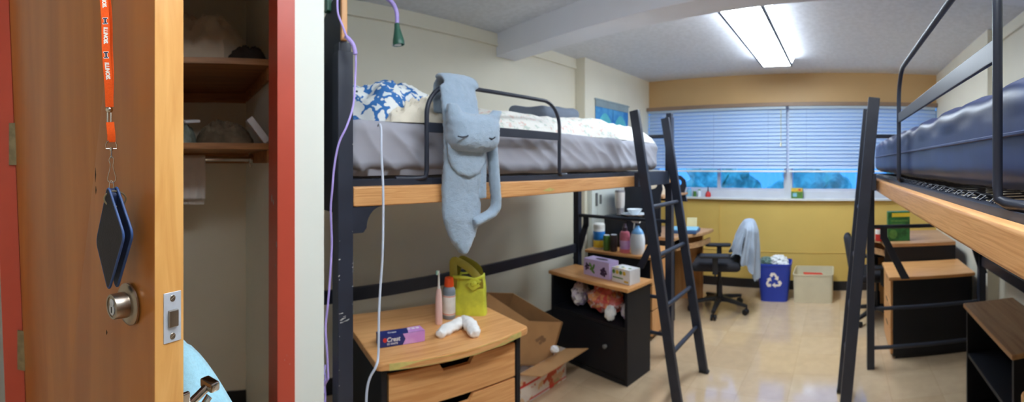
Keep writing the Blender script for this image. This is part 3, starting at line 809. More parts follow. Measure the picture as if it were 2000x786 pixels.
for py in (40, 104):
    q = strap_pt(py); dn = (strap_pt(py + 10) - q).normalized(); up = -dn
    for m_, gk, o_ in (('white_print', 1.0, .0008), ('navy_print', .72, .0010)):
        h, wd_ = .0050 * (1 if gk == 1 else .84), .0042 * (1 if gk == 1 else .8); s_ = .0022 * (1 if gk == 1 else .62); k_ = .0021 * (1 if gk == 1 else .72)
        pts = [(-wd_, -h), (wd_, -h), (wd_, -h + k_), (s_, -h + k_), (s_, h - k_), (wd_, h - k_), (wd_, h), (-wd_, h), (-wd_, h - k_), (-s_, h - k_), (-s_, -h + k_), (-wd_, -h + k_)]
        o0 = q + NF * o_
        MB().prism([o0 + U1 * (x * .9) + up * y for x, y in pts], NF * .0002).build('emblem', m_, r, r)
# metal crimp, short loop, ring, swivel hook
bc = D(213.5, 214.5, .021)
cm = MB().lathe([(0, -.0048), (.003, -.0042), (.0052, -.0018), (.0055, 0), (.0052, .0018), (.003, .0042), (0, .0048)], bc, 24)
for dx in (-.0024, .0024): cm.cyl(bc + VR * dx + Vector((0, 0, -.004)), D(213.5, 243, .021) + VR * dx, .0014, 10)
cm.build('crimp', 'chrome', r, r)
ribbon([D(215, 239, .0225), D(216, 250, .023), D(217.5, 265, .023), D(217.5, 278, .022)], .0122, lambda t: .0 - .75).build('short_loop', 'orange', r, r)
rc2 = D(217.5, 284, .0215)
rg = [rc2 + VR * x + Vector((0, 0, z)) for x, z in ((-.0075, -.005), (-.0075, .0005), (-.006, .0045), (-.003, .0062), (.003, .0062), (.006, .0045), (.0075, .0005), (.0075, -.005))]
ring = MB().tube(rg, .0011, 8, True)
ring.lathe([(0, -.003), (.0026, -.002), (.0026, .002), (.0012, .003), (0, .003)], rc2 + Vector((0, 0, -.0055)), 12)
ring.tube([rc2 + Vector((0, 0, -.007)), rc2 + Vector((0, 0, -.018))], .0011, 8); ring.lathe([(0, -.002), (.0018, -.001), (.0018, .001), (0, .002)], rc2 + Vector((0, 0, -.016)), 12)
ring.build('swivel_ring', 'chrome', r, r)
h0 = D(218, 308, .0215)
hk = [(0.0, .002), (-.0026, -.001), (-.0032, -.005), (-.0016, -.010), (-.0022, -.016), (-.0052, -.028), (-.005, -.032), (-.002, -.035), (.002, -.035), (.0056, -.032), (.006, -.028), (.0034, -.018), (.0022, -.011), (.0032, -.005), (.0026, -.001)]
MB().tube(smooth_path([h0 + VR * x + Vector((0, 0, z)) for x, z in hk], 3), .0008, 8, True).build('snap_hook', 'chrome', r, r)

r = thing('wallet', 'dark navy leather wallet hanging from the orange lanyard', 'wallet', tuple(D(218, 470, .02)))
TP = D(213, 363, .030)
PT = [(0.001, 0), (.0465, -.0615), (.003, -.143), (-.0355, -.0825)]
def leaf(o, nm, th=.0032, m_='wallet'):
    body = MB().roundpoly(PT, o, DD, Vector((0, 0, 1)), ND * th, .010, 6, .0007).build(nm, m_, r, r)
    cx, cy = .004, -.072
    out = []
    for i in range(4):
        a, b, c = Vector(PT[i - 1]), Vector(PT[i]), Vector(PT[(i + 1) % 4]); d1 = (a - b).normalized(); d2 = (c - b).normalized(); p1, p2 = b + d1 * .010, b + d2 * .010
        for j in range(7):
            t = j / 6; out.append(p1 * (1 - t) ** 2 + b * 2 * t * (1 - t) + p2 * t * t)
    MB().tube([Vector(o) + ND * (th / 2) + DD * q.x + Vector((0, 0, q.y)) for q in out], th * .56, 8, True).build('edge_binding', 'wallet_edge', body, r)
    return body
leaf(TP, 'front_cover')
leaf(TP - ND * .0125 + Vector((0, 0, .001)), 'back_cover', .0036, 'wallet_in')
sp = MB().roundpoly([(-.003, -.002), (.007, -.012), (.003, -.03), (-.006, -.03), (-.009, -.014)], TP - ND * .010, DD, Vector((0, 0, 1)), ND * .011, .004, 4)
sp.build('spine', 'wallet_in', r, r)
kr = TP + Vector((0, 0, -.016)) - ND * .004 + DD * .004
MB().tube([kr + VR * (.0148 * cos(2 * pi * i / 36)) + Vector((0, 0, .0105 * sin(2 * pi * i / 36) - .002)) - ND * .003 for i in range(36)], .0012, 8, True).build('key_ring', 'hinge', r, r)
kc = h0 + Vector((0, 0, -.040)); MB().tube([kc + VR * (.003 * cos(2 * pi * i / 20)) + Vector((0, 0, .0075 * sin(2 * pi * i / 20))) for i in range(20)], .0009, 8, True).build('jump_ring', 'chrome', r, r)
# ================================================================== loft beds
def bed(s, loc, rz, y0, y1, ga, gb, label, headboard, W=.86, zt=1.66, zc=1.49):
    """s: -1 when the wall lies towards -x; local x runs from the front rail to the wall"""
    r = thing('loft_bed', label, 'bed', loc, rz, 'black and oak loft beds')
    P = .05
    def b4(mb, d0, d1, ya, yb, za, zb, bev=.002): return mb.bb(s * d0, s * d1, ya, yb, za, zb, bev)
    for k, (d, y) in enumerate(((0, y0), (0, y1 - P), (W - P, y0), (W - P, y1 - P))):
        m = b4(MB(), d, d + P, y, y + P, -loc[2], 1.722, .003); b4(m, d + .005, d + P - .005, y + .004, y + P - .004, 1.718, 1.75, .004)
        b4(m, d + .006, d + P - .006, y + .006, y + P - .006, 1.7, 1.73, .001)
        po = m.build('post', 'black_metal', r)
        if headboard and k == 0:
            sc = MB()
            for i in range(26):
                if i < 9: py, w_ = .905 + .03 * random.random(), .012
                elif i < 16: py, w_ = 1.0 + .10 * random.random(), .006
                else: py, w_ = .5 + 1.15 * random.random(), .003
                yy = y0 + (.008 + .034 * random.random() if i < 9 else random.choice((.003, .047)) + .002 * random.random())
                sc.box((s * -.0003, yy, py), (.0008, w_ * (.3 + random.random()), .0025 * (.4 + random.random())), 0, (random.random() * .8, 0, 0))
            sc.build('scuff_stain', 'scuff', po)
    m = MB().box((s * .015, (y0 + P + y1 - P) / 2, 1.282), (.03, y1 - y0 - 2 * P, .062), .008)
    fr = m.build('front_rail', 'oak_y', r)
    if headboard:
        MB().roundpoly([(0, 0), (.05, .012), (.085, .002), (.06, -.004), (.03, -.003)], (s * -.0004, 1.36, 1.268), (0, 1, 0), (0, 0, 1), (s * -.0004, 0, 0), .006, 3).build('chip', 'oak_raw', fr)
    b4(MB(), W - .03, W, y0 + P, y1 - P, 1.251, 1.313, .006).build('back_rail', 'oak_y', r)
    m = b4(MB(), .032, .062, y0 + P, y1 - P, 1.318, 1.324, .001); ft = 1.333 if headboard else 1.325; b4(m, .03, .036, y0 + P, y1 - P, 1.27, ft, .001)
    b4(m, W - .062, W - .032, y0 + P, y1 - P, 1.318, 1.324, .001); b4(m, W - .036, W - .03, y0 + P, y1 - P, 1.27, 1.333, .001)
    m.build('side_flange', 'black_metal', r)
    m = MB()
    n = int((y1 - y0) / .075)
    for i in range(n):
        y = y0 + P + .03 + (y1 - y0 - 2 * P - .06) * i / (n - 1); m.tube([(s * .045, y, 1.327), (s * (W - .045), y, 1.327)], .0022, 5)
    for i in range(8):
        d = .08 + (W - .16) * i / 7
        m.tube([(s * d, y0 + P + .01 + (y1 - y0 - 2 * P - .02) * j / 60, 1.3305 + .0025 * (j % 2)) for j in range(61)], .0022, 5)
    for i in range(n):
        y = y0 + P + .03 + (y1 - y0 - 2 * P - .06) * i / (n - 1)
        m.tube([(s * .046, y - .012, 1.326), (s * .058, y - .014, 1.334), (s * .075, y, 1.329), (s * .058, y + .014, 1.334), (s * .046, y + .012, 1.326)], .0018, 5)
    m.build('spring_deck', 'black_metal', r)
    b4(MB(), W - .035, W - .01, y0 + P, y1 - P, .672, .74, .003).build('lower_rail', 'black_metal', r)
    for y in (y0 + .01, y1 - .04):
        b4(MB(), P, W - P, y, y + .03, 1.245, 1.333, .002).build('end_rail', 'black_metal', r)
    for z in (1.585, .97, .415, .15):
        MB().tube([(s * P * .6, y1 - .025, z), (s * (W - P * .6), y1 - .025, z)], .0135, 10).build('end_bar', 'black_metal', r)
    for d, dx in ((.115, .15), (W - .11, .1)):
        q = y1 - .026
        m = MB().box((s * d, q, .93), (.05, .012, .09), .003)
        m.prism([(s * (d - .026), q - .006, .90), (s * (d + .026), q - .006, .90), (s * (d + dx + .03), q - .006, .61), (s * (d + dx - .03), q - .006, .61)], (0, .012, 0), .002)
        m.build('brace', 'black_metal', r)
    g = [(s * .004, y0 + P - .002, 1.25), (s * .004, y0 + P + .1, 1.25)]
    arc = [(y0 + P + .1 - .075 * (1 - cos(t * pi / 16)) - 0, 1.185 - .03 * 0 - .055 * sin(t * pi / 16) + .055 - .045) for t in range(9)]
    pts = [(y0 + P - .001, 1.25), (y0 + P + .105, 1.25)] + [(y0 + P + .048 + .057 * (1 - sin(t * pi / 20)), 1.25 - .065 * (1 - cos(t * pi / 20))) for t in range(1, 11)] + [(y0 + P + .036, 1.17), (y0 + P - .001, 1.17)]
    MB().prism([(s * .006, a, b) for a, b in pts], (s * .03, 0, 0), .001).build('gusset', 'black_metal', r)
    # guard rail
    rr = .11
    x = s * .022
    pts = [(x + s * .022, ga - .11, 1.334), (x + s * .018, ga - .05, 1.333), (x + s * .008, ga - .018, 1.334), (x, ga - .004, 1.34), (x, ga, 1.36)] + [(x, ga, 1.35 + (zt - rr - 1.35) * i / 6) for i in range(1, 7)]
    pts += [(x, ga + rr * (1 - cos(t * pi / 20)), zt - rr + rr * sin(t * pi / 20)) for t in range(1, 11)]
    pts += [(x, gb - rr * (1 - sin(t * pi / 20)), zt - rr + rr * cos(t * pi / 20)) for t in range(0, 11)]
    pts += [(x, gb, 1.35 + (zt - rr - 1.35) * (6 - i) / 6) for i in range(1, 7)] + [(x, gb + .004, 1.34), (x + s * .008, gb + .018, 1.334), (x + s * .018, gb + .05, 1.333), (x + s * .022, gb + .08, 1.334)]
    m = MB().tube(pts, .0082, 12)
    gr = m.build('guard_rail', 'black_metal', r)
    MB().bb(x - .004, x + .004, ga - .004, gb + .004, zc, zc + .035, .002).build('crossbar', 'black_metal', gr)
    if headboard:
        ya, yb = y0 + .008, y0 + .03
        prof = [(-.002, 1.23), (-.002, 1.93), (.05, 1.90), (.15, 1.862), (.3, 1.825), (.5, 1.80), (.84, 1.79), (.84, 1.23)]
        hb = MB().prism([(s * (d + .006), ya, z) for d, z in prof], (0, yb - ya, 0)).build('headboard', 'hutch', r)
        MB().bb(s * -.006, s * .008, ya + .001, yb - .001, 1.752, 1.935, .004).build('edge_strip', 'oak_z', hb)
    return r
XB = -1.165
lbed = bed(-1, (XB, 0, 0), 0, .46, 2.80, .79, 1.505, 'black and oak loft bed with grey sheets, flowered comforter and plush on its rail', True)
rbed = bed(1, (.218, 0, -.012), .012, .16, 2.86, .59, 1.56, 'black and oak loft bed carrying the bare navy mattress', False, .84, 1.737, 1.549)

# mattresses
def wr(p, n):
    """wrinkles of the pulled grey sheet"""
    k = .0
    if n.x > .5:
        y, z = p.y + 1.61, p.z + .0
        a = max(0, 1 - (y - .5) / .9); q = z * 42 + (y - .52) * 62 * (1 - .35 * (y - .5))
        k += .010 * a * (.5 + .9 * abs(noise.noise(Vector((y * 6, z * 5, 4))))) * (1 - 2 * abs(sin(q * .5 + 1.1 * noise.noise(Vector((y * 5, z * 7, 1))))) ** .6) * max(0, 1 - max(0, z - .05) / .05)
        k -= .02 * max(0, -z - .05) / .045 * (1 if y < 1.1 else .4)
        k += .006 * max(0, 1 - a * 1.6) * (1 - 2 * abs(noise.noise(Vector((y * 7 + z * 9, z * 5 - y * 2, 12)))))
        k += .010 * noise.noise(Vector((y * 5 + z * 8, z * 4, 3))) + .005 * (1 - 2 * abs(noise.noise(Vector((y * 9 + z * 14, z * 5, 8)))))
        k += .010 * max(0, z / .09) * .5
    elif n.z > .5: k += .006 * noise.noise(p * 6)
    else: k += .006 * noise.noise(p * 7)
    return k
r = thing('mattress', 'mattress in a wrinkled grey fitted sheet on the loft bed with floral bedding', 'mattress', (XB - .44, 1.62, 1.334))
MB().gbox((XB - .452, 1.612, 1.4365), (.735, 2.18, .19), (24, 300, 36), .04, wr).build('fitted_sheet', 'sheet', r, r, 60)
r = thing('mattress', 'bare navy vinyl mattress on the loft bed at the right wall', 'mattress', (.253 + .44, 1.66, 1.334), .012)
nv = lambda p, n: (.006 * sin(p.y * 26 + 2 * noise.noise(p * 3)) * max(0, n.z) + .006 * noise.noise(Vector((p.y * 8, p.z * 9, 2)))) if n.z > .2 or p.z > .04 else .004 * noise.noise(p * 6)
rm = MB().gbox((.43, 1.66, 1.434), (.765, 2.5, .185), (20, 140, 18), .04, nv)
bmesh.ops.transform(rm.bm, matrix=Matrix.Translation((-.44, -1.66, -1.334)), verts=rm.bm.verts)
r.location = Matrix.Rotation(.012, 4, 'Z') @ Vector((.44, 1.51, 1.327)) + Vector((.218, 0, 0))
mo = rm.build('cover', 'navy_vinyl', r, None, 60)
sm = MB().tube([(.43 - .3842 - .44, -1.2 + 2.4 * i / 40, .1) for i in range(41)], .0035, 6)
sm.build('seam', 'navy_vinyl', r, None)

# bedding on the left bed
ZM = 1.531
tag(MB().heap((XB - .42, .80, ZM + .004), .25, .265, .15, 11, .24, 3.2, 0, 2.2, 44, 120, .08).build('comforter', 'floral', None), 'bunched blue and white flowered comforter at the lamp end of the grey bed', 'comforter')
tag(MB().heap((XB - .155, .93, ZM - .002), .10, .22, .058, 21, .75, 2.6, .0, 4.5, 36, 110, .25).build('blanket', 'cream_cloth', None), 'crumpled cream blanket along the grey bed edge before the flowered comforter', 'blanket')
def quilt():
    mb = MB(); nx, ny = 34, 120; x0, x1, y0, y1 = XB - .80, XB - .10, 1.17, 2.70
    g = []
    for i in range(nx + 1):
        row = []
        for j in range(ny + 1):
            u, v = i / nx, j / ny
            x, y = x0 + (x1 - x0) * u, y0 + (y1 - y0) * v
            x += .045 * noise.noise(Vector((y * 3, 0, 5))) * u
            e = min(1, min(u, 1 - u) * 7, min(v, 1 - v) * 12) ** .6
            h = .075 + .03 * noise.noise(Vector((x * 4, y * 3, 1))) + .022 * (1 - 2 * abs(noise.noise(Vector((x * 6, y * 6, 7))))) + .04 * max(0, 1 - abs(v - .62) / .35) * (1 - u * .5) + .06 * max(0, 1 - v / .2) * (1 - .6 * u)
            row.append(mb.bm.verts.new((x, y, ZM + .001 + max(.0, h * e))))
        g.append(row)
    for i in range(nx):
        for j in range(ny): mb.bm.faces.new((g[i][j], g[i + 1][j], g[i + 1][j + 1], g[i][j + 1]))
    bd = [g[i][0] for i in range(nx + 1)] + [g[nx][j] for j in range(1, ny + 1)] + [g[i][ny] for i in range(nx - 1, -1, -1)] + [g[0][j] for j in range(ny - 1, 0, -1)]
    mb.bm.faces.new(bd[::-1])
    bmesh.ops.recalc_face_normals(mb.bm, faces=mb.bm.faces)
    return mb
tag(quilt().build('quilt', 'quilt', None, None, 60), 'rumpled white quilt with pale print spread over the grey bed', 'quilt')
tag(MB().gbox((XB - .52, 1.99, ZM + .165), (.28, .40, .075), (16, 20, 8), .036, lambda p, n: .02 * noise.noise(p * 6), (.02, .05, .1)).build('pillow', 'pillow', None), 'slate grey pillow lying on the white quilt', 'pillow')

# ladders
def ladder(label, f0, f1, xt, zt, xf, rungs, px0, px1):
    r = thing('bunk_ladder', label, 'ladder', (xf, (f0 + f1) / 2, 0), 0, 'black bunk ladders')
    ax = Vector((xt - xf, 0, zt)).normalized(); per = Vector((ax.z, 0, -ax.x))
    for y in (f0, f1):
        MB().bar((xf, y, .004), (xt, y, zt), .058, .03, .004, per).build('stringer', 'black_metal', r, r)
    for z in rungs:
        x = xf + (xt - xf) * z / zt
        MB().tube([(x, f0 + .01, z), (x, f1 - .01, z)], .014, 12).build('rung', 'black_metal', r, r)
    MB().bb(px0, px1, f0 - .01, f1 + .01, 1.25, 1.335, .002).build('hook_plate', 'black_metal', r, r)
    for y in (f0, f1): MB().bar((xf, y, 0), (xf + .004, y, .02), .064, .036, .003, per).build('foot', 'base_black', r, r)
    return r
ladder('black bunk ladder leaning on the bed with grey sheets', 2.19, 2.64, -1.165, 1.70, -.885, (.30, .56, .85, 1.13), -1.161, -1.135)
ladder('black bunk ladder leaning on the bed with the navy mattress', 2.09, 2.54, .172, 1.715, .012, (.30, .56, .85, 1.13), .157, .182)

# plush over the guard rail
def plush():
    r = thing('plush_toy', 'grey blue cat plush with long body draped over the guard rail of the grey bed', 'plush', (XB + .03, .9, 1.1))
    fur = lambda c: .0018 * noise.noise(c * 90) + .0022 * noise.noise(c * 190)
    Y = Vector((0, 1, 0)); gx = XB - .022; n = 40
    cy = .90
    m = MB(); sts = []
    path = []
    for i in range(10): path.append((gx - .045, 1.565 + .08 * i / 9))
    for i in range(1, 12): a = pi * i / 12; path.append((gx - .0 - cos(a) * .045, 1.645 + sin(a) * .045))
    for i in range(34): t = i / 33; path.append((gx + .045 + .02 * sin(pi * min(1, t * 1.6)) , 1.645 - .575 * t))
    L = len(path)
    for i, (x, z) in enumerate(path):
        p0, p1 = path[max(i - 1, 0)], path[min(i + 1, L - 1)]; t = Vector((p1[0] - p0[0], 0, p1[1] - p0[1])).normalized(); v = Vector((t.z, 0, -t.x))
        back = i < 10
        f = max(0, (i - 21) / (L - 22))
        hw = .078 + .004 * min(1, f * 2) - .016 * (i < 14)
        if f > .74: hw *= max(.12, (1 - ((f - .74) / .26) ** 1.6) ** .7 if f < 1 else .12)
        cyy = cy - .012 * (1 - f) + .012 * f
        if i < 21: cyy += .02
        th = .013 + .012 * min(1, f * 3)
        if f > .8: th *= .8
        sts.append((Vector((x, cyy, z)), Y, v, hw, th))
    m.loft(sts, 28, 2.4)
    body = remesh(m, .006, 3, lambda c: fur(c) + .0018 * noise.noise(c * 22)).build('body', 'plush', r, r, 80)
    # head with two ears
    m = MB(); hx = gx + .095; hc = Vector((hx, .915, 1.492))
    m.gbox(hc, (.085, .21, .125), (10, 24, 14), .04, lambda p, n: .008 * (1 - (p.y / .1) ** 2) - .012 * max(0, p.z / .06) * (1 - abs(p.y) / .1))
    for sy, hgt, tip in ((-1, .058, -.02), (1, .05, .042)):
        b0 = hc + Vector((0, sy * .068, .028))
        m.loft([(b0 + Vector((0, tip * t, hgt * t)), Y, Vector((1, 0, 0)), .042 * (1 - t * .5), .03 * (1 - t * .45)) for t in (0, .35, .7, .95, 1.05)], 18, 2)
    head = remesh(m, .006, 6, lambda c: fur(c) + .0015 * noise.noise(c * 25)).build('head', 'plush', r, r, 80)
    for yc, wl in ((.833, .021), (.958, .014)):
        MB().tube([(hx + .0485 - .0028 * abs(t) + .003, yc + wl * t, 1.472 - .004 * (1 - t * t) + .002 * t) for t in (-1, -.6, -.2, .2, .6, 1)], .0022, 8).build('closed_eye', 'plush_line', head, r)
    # chin flap below the head
    m = MB()
    m.loft([(Vector((gx + .085 - .005 * t,   .897 + .008 * t, 1.455 - .118 * t)), Y, Vector((1, 0, 0)), .082 * (1 - t ** 3) ** .5 + .004, .018 * (1 - t * .4)) for t in [i / 14 for i in range(15)]], 24, 2.3)
    lab(remesh(m, .006, 3, fur).build('chin_flap', 'plush', r, r, 80), 'rounded flap hanging under the plush head')
    # long arm that bends back to the body
    pts = smooth_path([Vector((gx + .07, 1.015, 1.52)), Vector((gx + .07, 1.03, 1.40)), Vector((gx + .072, 1.038, 1.30)), Vector((gx + .07, 1.045, 1.235)), Vector((gx + .07, 1.022, 1.205)), Vector((gx + .068, .985, 1.192)), Vector((gx + .066, .94, 1.176))], 6)
    m = MB().tube(pts, [.024] * 14 + [.023] * (len(pts) - 14), 14, flat=.75)
    remesh(m, .006, 3, fur).build('arm', 'plush', r, r, 80)
    m = MB().loft([(Vector((gx + .058 , .992 - .004 * t, 1.42 - .16 * t)), Y, Vector((1, 0, 0)), .015 + .005 * t, .008) for t in (0, .25, .5, .75, 1)], 16, 2.4)
    remesh(m, .005, 2, fur).build('strap_end', 'plush', r, r, 80)
    return r
plush()

# gooseneck lamp clipped to the headboard
r = thing('clip_lamp', 'lilac gooseneck clip lamp with dark green head on the black headboard', 'lamp', (XB - .11, .47, 1.9))
hd = U(773, 48, R=1.5)
neck = smooth_path([U(646, 2, R=1.34), U(654, -22, R=1.36), U(690, -42, R=1.4), U(725, -22, R=1.45), U(752, -6, R=1.48), U(768, 8, R=1.5), U(775, 26, R=1.5), U(775.5, 50, R=1.5)], 8)
MB().tube(neck, .0075, 12).build('gooseneck', 'purple', r, r)
MB().lathe([(0, .0), (.0085, 0), (.010, -.015), (.014, -.035), (.0195, -.058), (.0212, -.070), (.0206, -.078), (.0175, -.078), (.016, -.07), (0, -.07)], U(775, 46, R=1.5), 28, (radians(4), radians(-4), 0)).build('lamp_head', 'green_lamp', r, r)
MB().lathe([(0, 0), (.0172, 0), (.0165, .006), (0, .007)], U(774, 46, R=1.5) + Vector((-.0045, .004, -.0775)), 28, (radians(4), radians(-4), 0)).build('lens_cap', 'white_plastic', r, r)
ck = U(647, 8, R=1.345)
m = MB().box(ck + Vector((.0, -.01, .0)), (.03, .018, .055), .004); m.box(ck + Vector((0, .032, .0)), (.03, .012, .055), .004); m.box(ck + Vector((0, .012, .034)), (.03, .062, .014), .004)
m.build('clip', 'green_lamp', r, r)
MB().cyl(ck + Vector((.002, -.018, -.034)), ck + Vector((.002, -.018, -.016)), .006, 14, .002).build('clip_screw', 'white_plastic', r, r)
cord = smooth_path([U(659, -8, R=1.24), U(660, 25, R=1.235), U(669, 50, R=1.232), U(677, 71, R=1.23), U(684, 78, R=1.23), U(693, 96, R=1.235), U(695, 112, R=1.235), U(694, 150, R=1.235), U(690, 205, R=1.22), U(678, 245, R=1.2), U(662, 280, R=1.2), U(653, 325, R=1.21), U(649, 370, R=1.21), U(646, 410, R=1.22), U(648, 470, R=1.23), U(646, 520, R=1.23), U(641, 590, R=1.22), U(636, 640, R=1.22), U(639, 690, R=1.22), U(641, 740, R=1.22)], 8)
MB().tube(cord, .0032, 8).build('cord', 'purple', r, r)
MB().tube(smooth_path([U(676, 72, R=1.245), U(681, 76, R=1.232), U(690, 88, R=1.23), U(694.5, 106, R=1.232)], 6), .0062, 10).build('inline_switch', 'purple', r, r)
m = MB()
for k in range(3):
    c = Vector((-1.24, .42, .74 - .03 * k)); m.tube([c + Vector((.05 * cos(a + k), .02 * sin(a + k), .025 * sin(a * 2 + k))) for a in [2 * pi * i / 30 for i in range(31)]], .003, 7)
m.tube(smooth_path([cord[-1], Vector((-1.2, .42, .70)), Vector((-1.19, .42, .74))], 6), .0032, 8)
m.build('cord_coil', 'purple', r, r)
wc = smooth_path([U(738, 246, R=1.30), U(742, 243, R=1.275), U(744.5, 256, R=1.262), U(745, 300, R=1.25), U(748, 360, R=1.245), U(748.5, 430, R=1.245), U(747, 500, R=1.245), U(743, 560, R=1.245), U(740, 620, R=1.23), U(739, 690, R=1.22), U(735, 715, R=1.20), U(722, 740, R=1.2), U(716, 770, R=1.2), U(715, 830, R=1.2)], 8)
tag(MB().tube(wc, .0036, 8).build('charging_cable', 'cable', None), 'white charging cable hanging from the grey bed past the oak rail', 'cable')
# ================================================================== dressers
def dresser(label, loc, rz, w=.555, d=.42, zt=.76, nd=5):
    r = thing('dresser', label, 'dresser', loc, rz, 'oak fronted dressers')
    N = 14
    fr = [(-.025 + (w + .05) * i / N, -.022 - .034 * sin(pi * i / N)) for i in range(N + 1)]
    MB().roundpoly(fr + [(w + .025, d), (-.025, d)], (0, 0, zt - .028), (1, 0, 0), (0, 1, 0), (0, 0, .028), .045, 4, .007).build('top', 'oak_x', r)
    MB().prism([(x - .002, y - .0008, zt - .024 + .006 * noise.noise(Vector((x * 30, 0, 1)))) for x, y in fr[1:-1]] + [(x - .002, y - .0008, zt - .004 + .004 * noise.noise(Vector((x * 40, 3, 1)))) for x, y in fr[1:-1][::-1]], (0, .002, 0)).build('worn_edge', 'oak_raw', r)
    for x in (0, w - .02): MB().bb(x, x + .02, 0, d - .01, 0, zt - .03, .002).build('side_panel', 'black_lam', r)
    MB().bb(.02, w - .02, d - .02, d - .01, .02, zt - .03).build('back_panel', 'black_lam', r)
    MB().bb(.02, w - .02, .02, d - .02, .02, .05).build('base_panel', 'black_lam', r)
    ft = MB().bb(.02, w - .02, .012, .03, zt - .055, zt - .029); ft.build('top_rail', 'black_lam', r)
    hh = (zt - .052 - .04) / nd; W0 = w - .052
    for k in range(nd):
        za = .04 + k * hh + .004; zb = za + hh - .008; c = W0 / 2
        pts = [(0, za), (W0, za), (W0, zb), (c + .068, zb), (c + .052, zb - .024), (c - .052, zb - .024), (c - .068, zb), (0, zb)]
        dw = MB().prism([(.026 + x, .0, z) for x, z in pts], (0, .018, 0), .002).build('drawer', 'oak_x', r)
        MB().bb(.04, w - .04, .03, d - .05, za + .01, zb - .03).build('drawer_box', 'black_lam', dw)
    return r
a8 = radians(8)
dresser('oak topped dresser under the grey bed with toiletries and a yellow bag on it', (-1.185, .615, 0), pi / 2 - a8)
dresser('oak dresser under the navy bed, only its top corner showing', (.50, 1.02, 0), -pi / 2, .5, .42)

ZT = .7605
def at(px, py, z=ZT): return U(px, py, Z=z)
# toothpaste carton
A, B_ = at(742, 681), at(830, 667)
ex = (B_ - A).normalized(); ey = Vector((-ex.y, ex.x, 0)); Lb = (B_ - A).length; up = Vector((0, 0, 1))
r = thing('toothpaste_carton', 'blue and lilac toothpaste carton lying on the dresser top', 'box', tuple(A), atan2(ex.y, ex.x))
MB().bb(0, Lb, 0, .045, .0005, .039, .0008).build('carton', 'box_blue', r)
MB().prism([(Lb * .50, -.0004, .001), (Lb - .0006, -.0004, .001), (Lb - .0006, -.0004, .0385), (Lb * .50, -.0004, .0385), (Lb * .56, -.0004, .02)], (0, .0004, 0)).build('front_panel', 'box_lilac', r)
MB().prism([(Lb * .62, .0006, .0392), (Lb - .001, .0006, .0392), (Lb - .001, .0445, .0392), (Lb * .70, .0445, .0392)], (0, 0, .0003)).build('top_panel', 'box_lilac', r)
for k in range(3): MB().cyl((Lb * (.70 + .1 * k), .03, .0393), (Lb * (.70 + .1 * k), .03, .0399), .0062, 18).build('round_badge', 'carton_white', r)
text('Crest', .021, (Lb * .29, -.0006, .024), (1, 0, 0), (0, 0, 1), 'carton_white', 'lettering', r, None, .15, .0002, .0005)
MB().cyl((Lb * .11, -.0002, .024), (Lb * .11, -.0009, .024), .0075, 18).build('round_mark', 'red_print', r)
text('3D WHITE', .0085, (Lb * .27, -.0006, .0095), (1, 0, 0), (0, 0, 1), 'carton_white', 'lettering', r, None, 0, .0002, .0002)
text('Crest', .014, (Lb * .3, .022, .0393), (1, 0, 0), (0, 1, 0), 'carton_white', 'lettering', r, None, .15, .0002, .0003)
# toothbrush
p = at(857, 633)
r = thing('electric_toothbrush', 'pale pink electric toothbrush standing beside the orange capped bottle', 'toothbrush', tuple(p))
MB().lathe([(0, 0), (.0125, 0), (.0138, .006), (.0142, .05), (.0128, .10), (.0098, .128), (.0062, .138), (0, .138)], (0, 0, 0), 24).build('handle', 'pink', r)
nk = MB().lathe([(.0058, .136), (.0046, .15), (.0034, .185), (.0036, .192), (0, .193)], (0, 0, 0), 16); nk.box((0, -.002, .199), (.011, .008, .018), .003)
nk.build('neck', 'white_plastic', r)
MB().box((.0015, -.0095, .2), (.0095, .009, .016), .002).build('bristle_block', 'mint', r)
# orange capped bottle
p = at(877, 621)
r = thing('bottle', 'grey bottle with orange cap and white label beside the yellow bag', 'bottle', tuple(p))
MB().lathe([(0, 0), (.024, 0), (.0262, .004), (.0262, .108), (.0245, .118), (.018, .126), (.0165, .129), (0, .129)], (0, 0, 0), 30).build('body', 'grey_bottle', r)
lb = MB().lathe([(.0264, .016), (.0267, .017), (.0267, .094), (.0264, .095)], (0, 0, 0), 30).build('label', 'label_white', r)
for z in (.019, .09): MB().lathe([(.0268, z), (.0269, z), (.0269, z + .003), (.0268, z + .003)], (0, 0, 0), 30).build('label_stripe', 'label_red', lb)
MB().lathe([(0, .128), (.0195, .128), (.0195, .14), (.0178, .158), (.0165, .163), (0, .164)], (0, 0, 0), 30).build('cap', 'orange_cap', r)
# yellow bag
p = at(921, 613)
r = thing('tote_bag', 'small yellow bag with olive handles standing at the dresser end', 'bag', tuple(p + Vector((-.02, .0, 0))), .75)
def bagd(pp, n): return .006 * noise.noise(pp * 16) + .004 * (1 - 2 * abs(noise.noise(Vector((pp.x * 22, pp.y * 22, pp.z * 5)))))
m = MB(); ring = []
for i in range(19):
    t = i / 18; z = .16 * t; hw, hd = .078 - .012 * t, .042 - .014 * t + .01 * (t > .9); row = []
    for k in range(64):
        a = 2 * pi * k / 64; ct, st = cos(a), sin(a); e = 2 / 5
        x, y = hw * math.copysign(abs(ct) ** e, ct), hd * math.copysign(abs(st) ** e, st)
        q = Vector((x, y, z)); f = 1 + (bagd(q, None) * 9) * (.3 + t)
        row.append(m.bm.verts.new((x * f, y * f, z + (.012 * noise.noise(Vector((x * 20, y * 20, 4))) if i == 18 else 0))))
    ring.append(row)
for a, b in zip(ring, ring[1:]):
    for k in range(64): m.bm.faces.new((a[k], a[(k + 1) % 64], b[(k + 1) % 64], b[k]))
m.bm.faces.new(ring[0][::-1])
bo = m.build('bag_body', 'yellow_bag', r, None, 50); bo.modifiers.new('s', 'SOLIDIFY').thickness = .002
MB().crumple((0, 0, .125), .045, 4, .25, (1.1, .5, .7)).build('contents', 'bag_in', r)
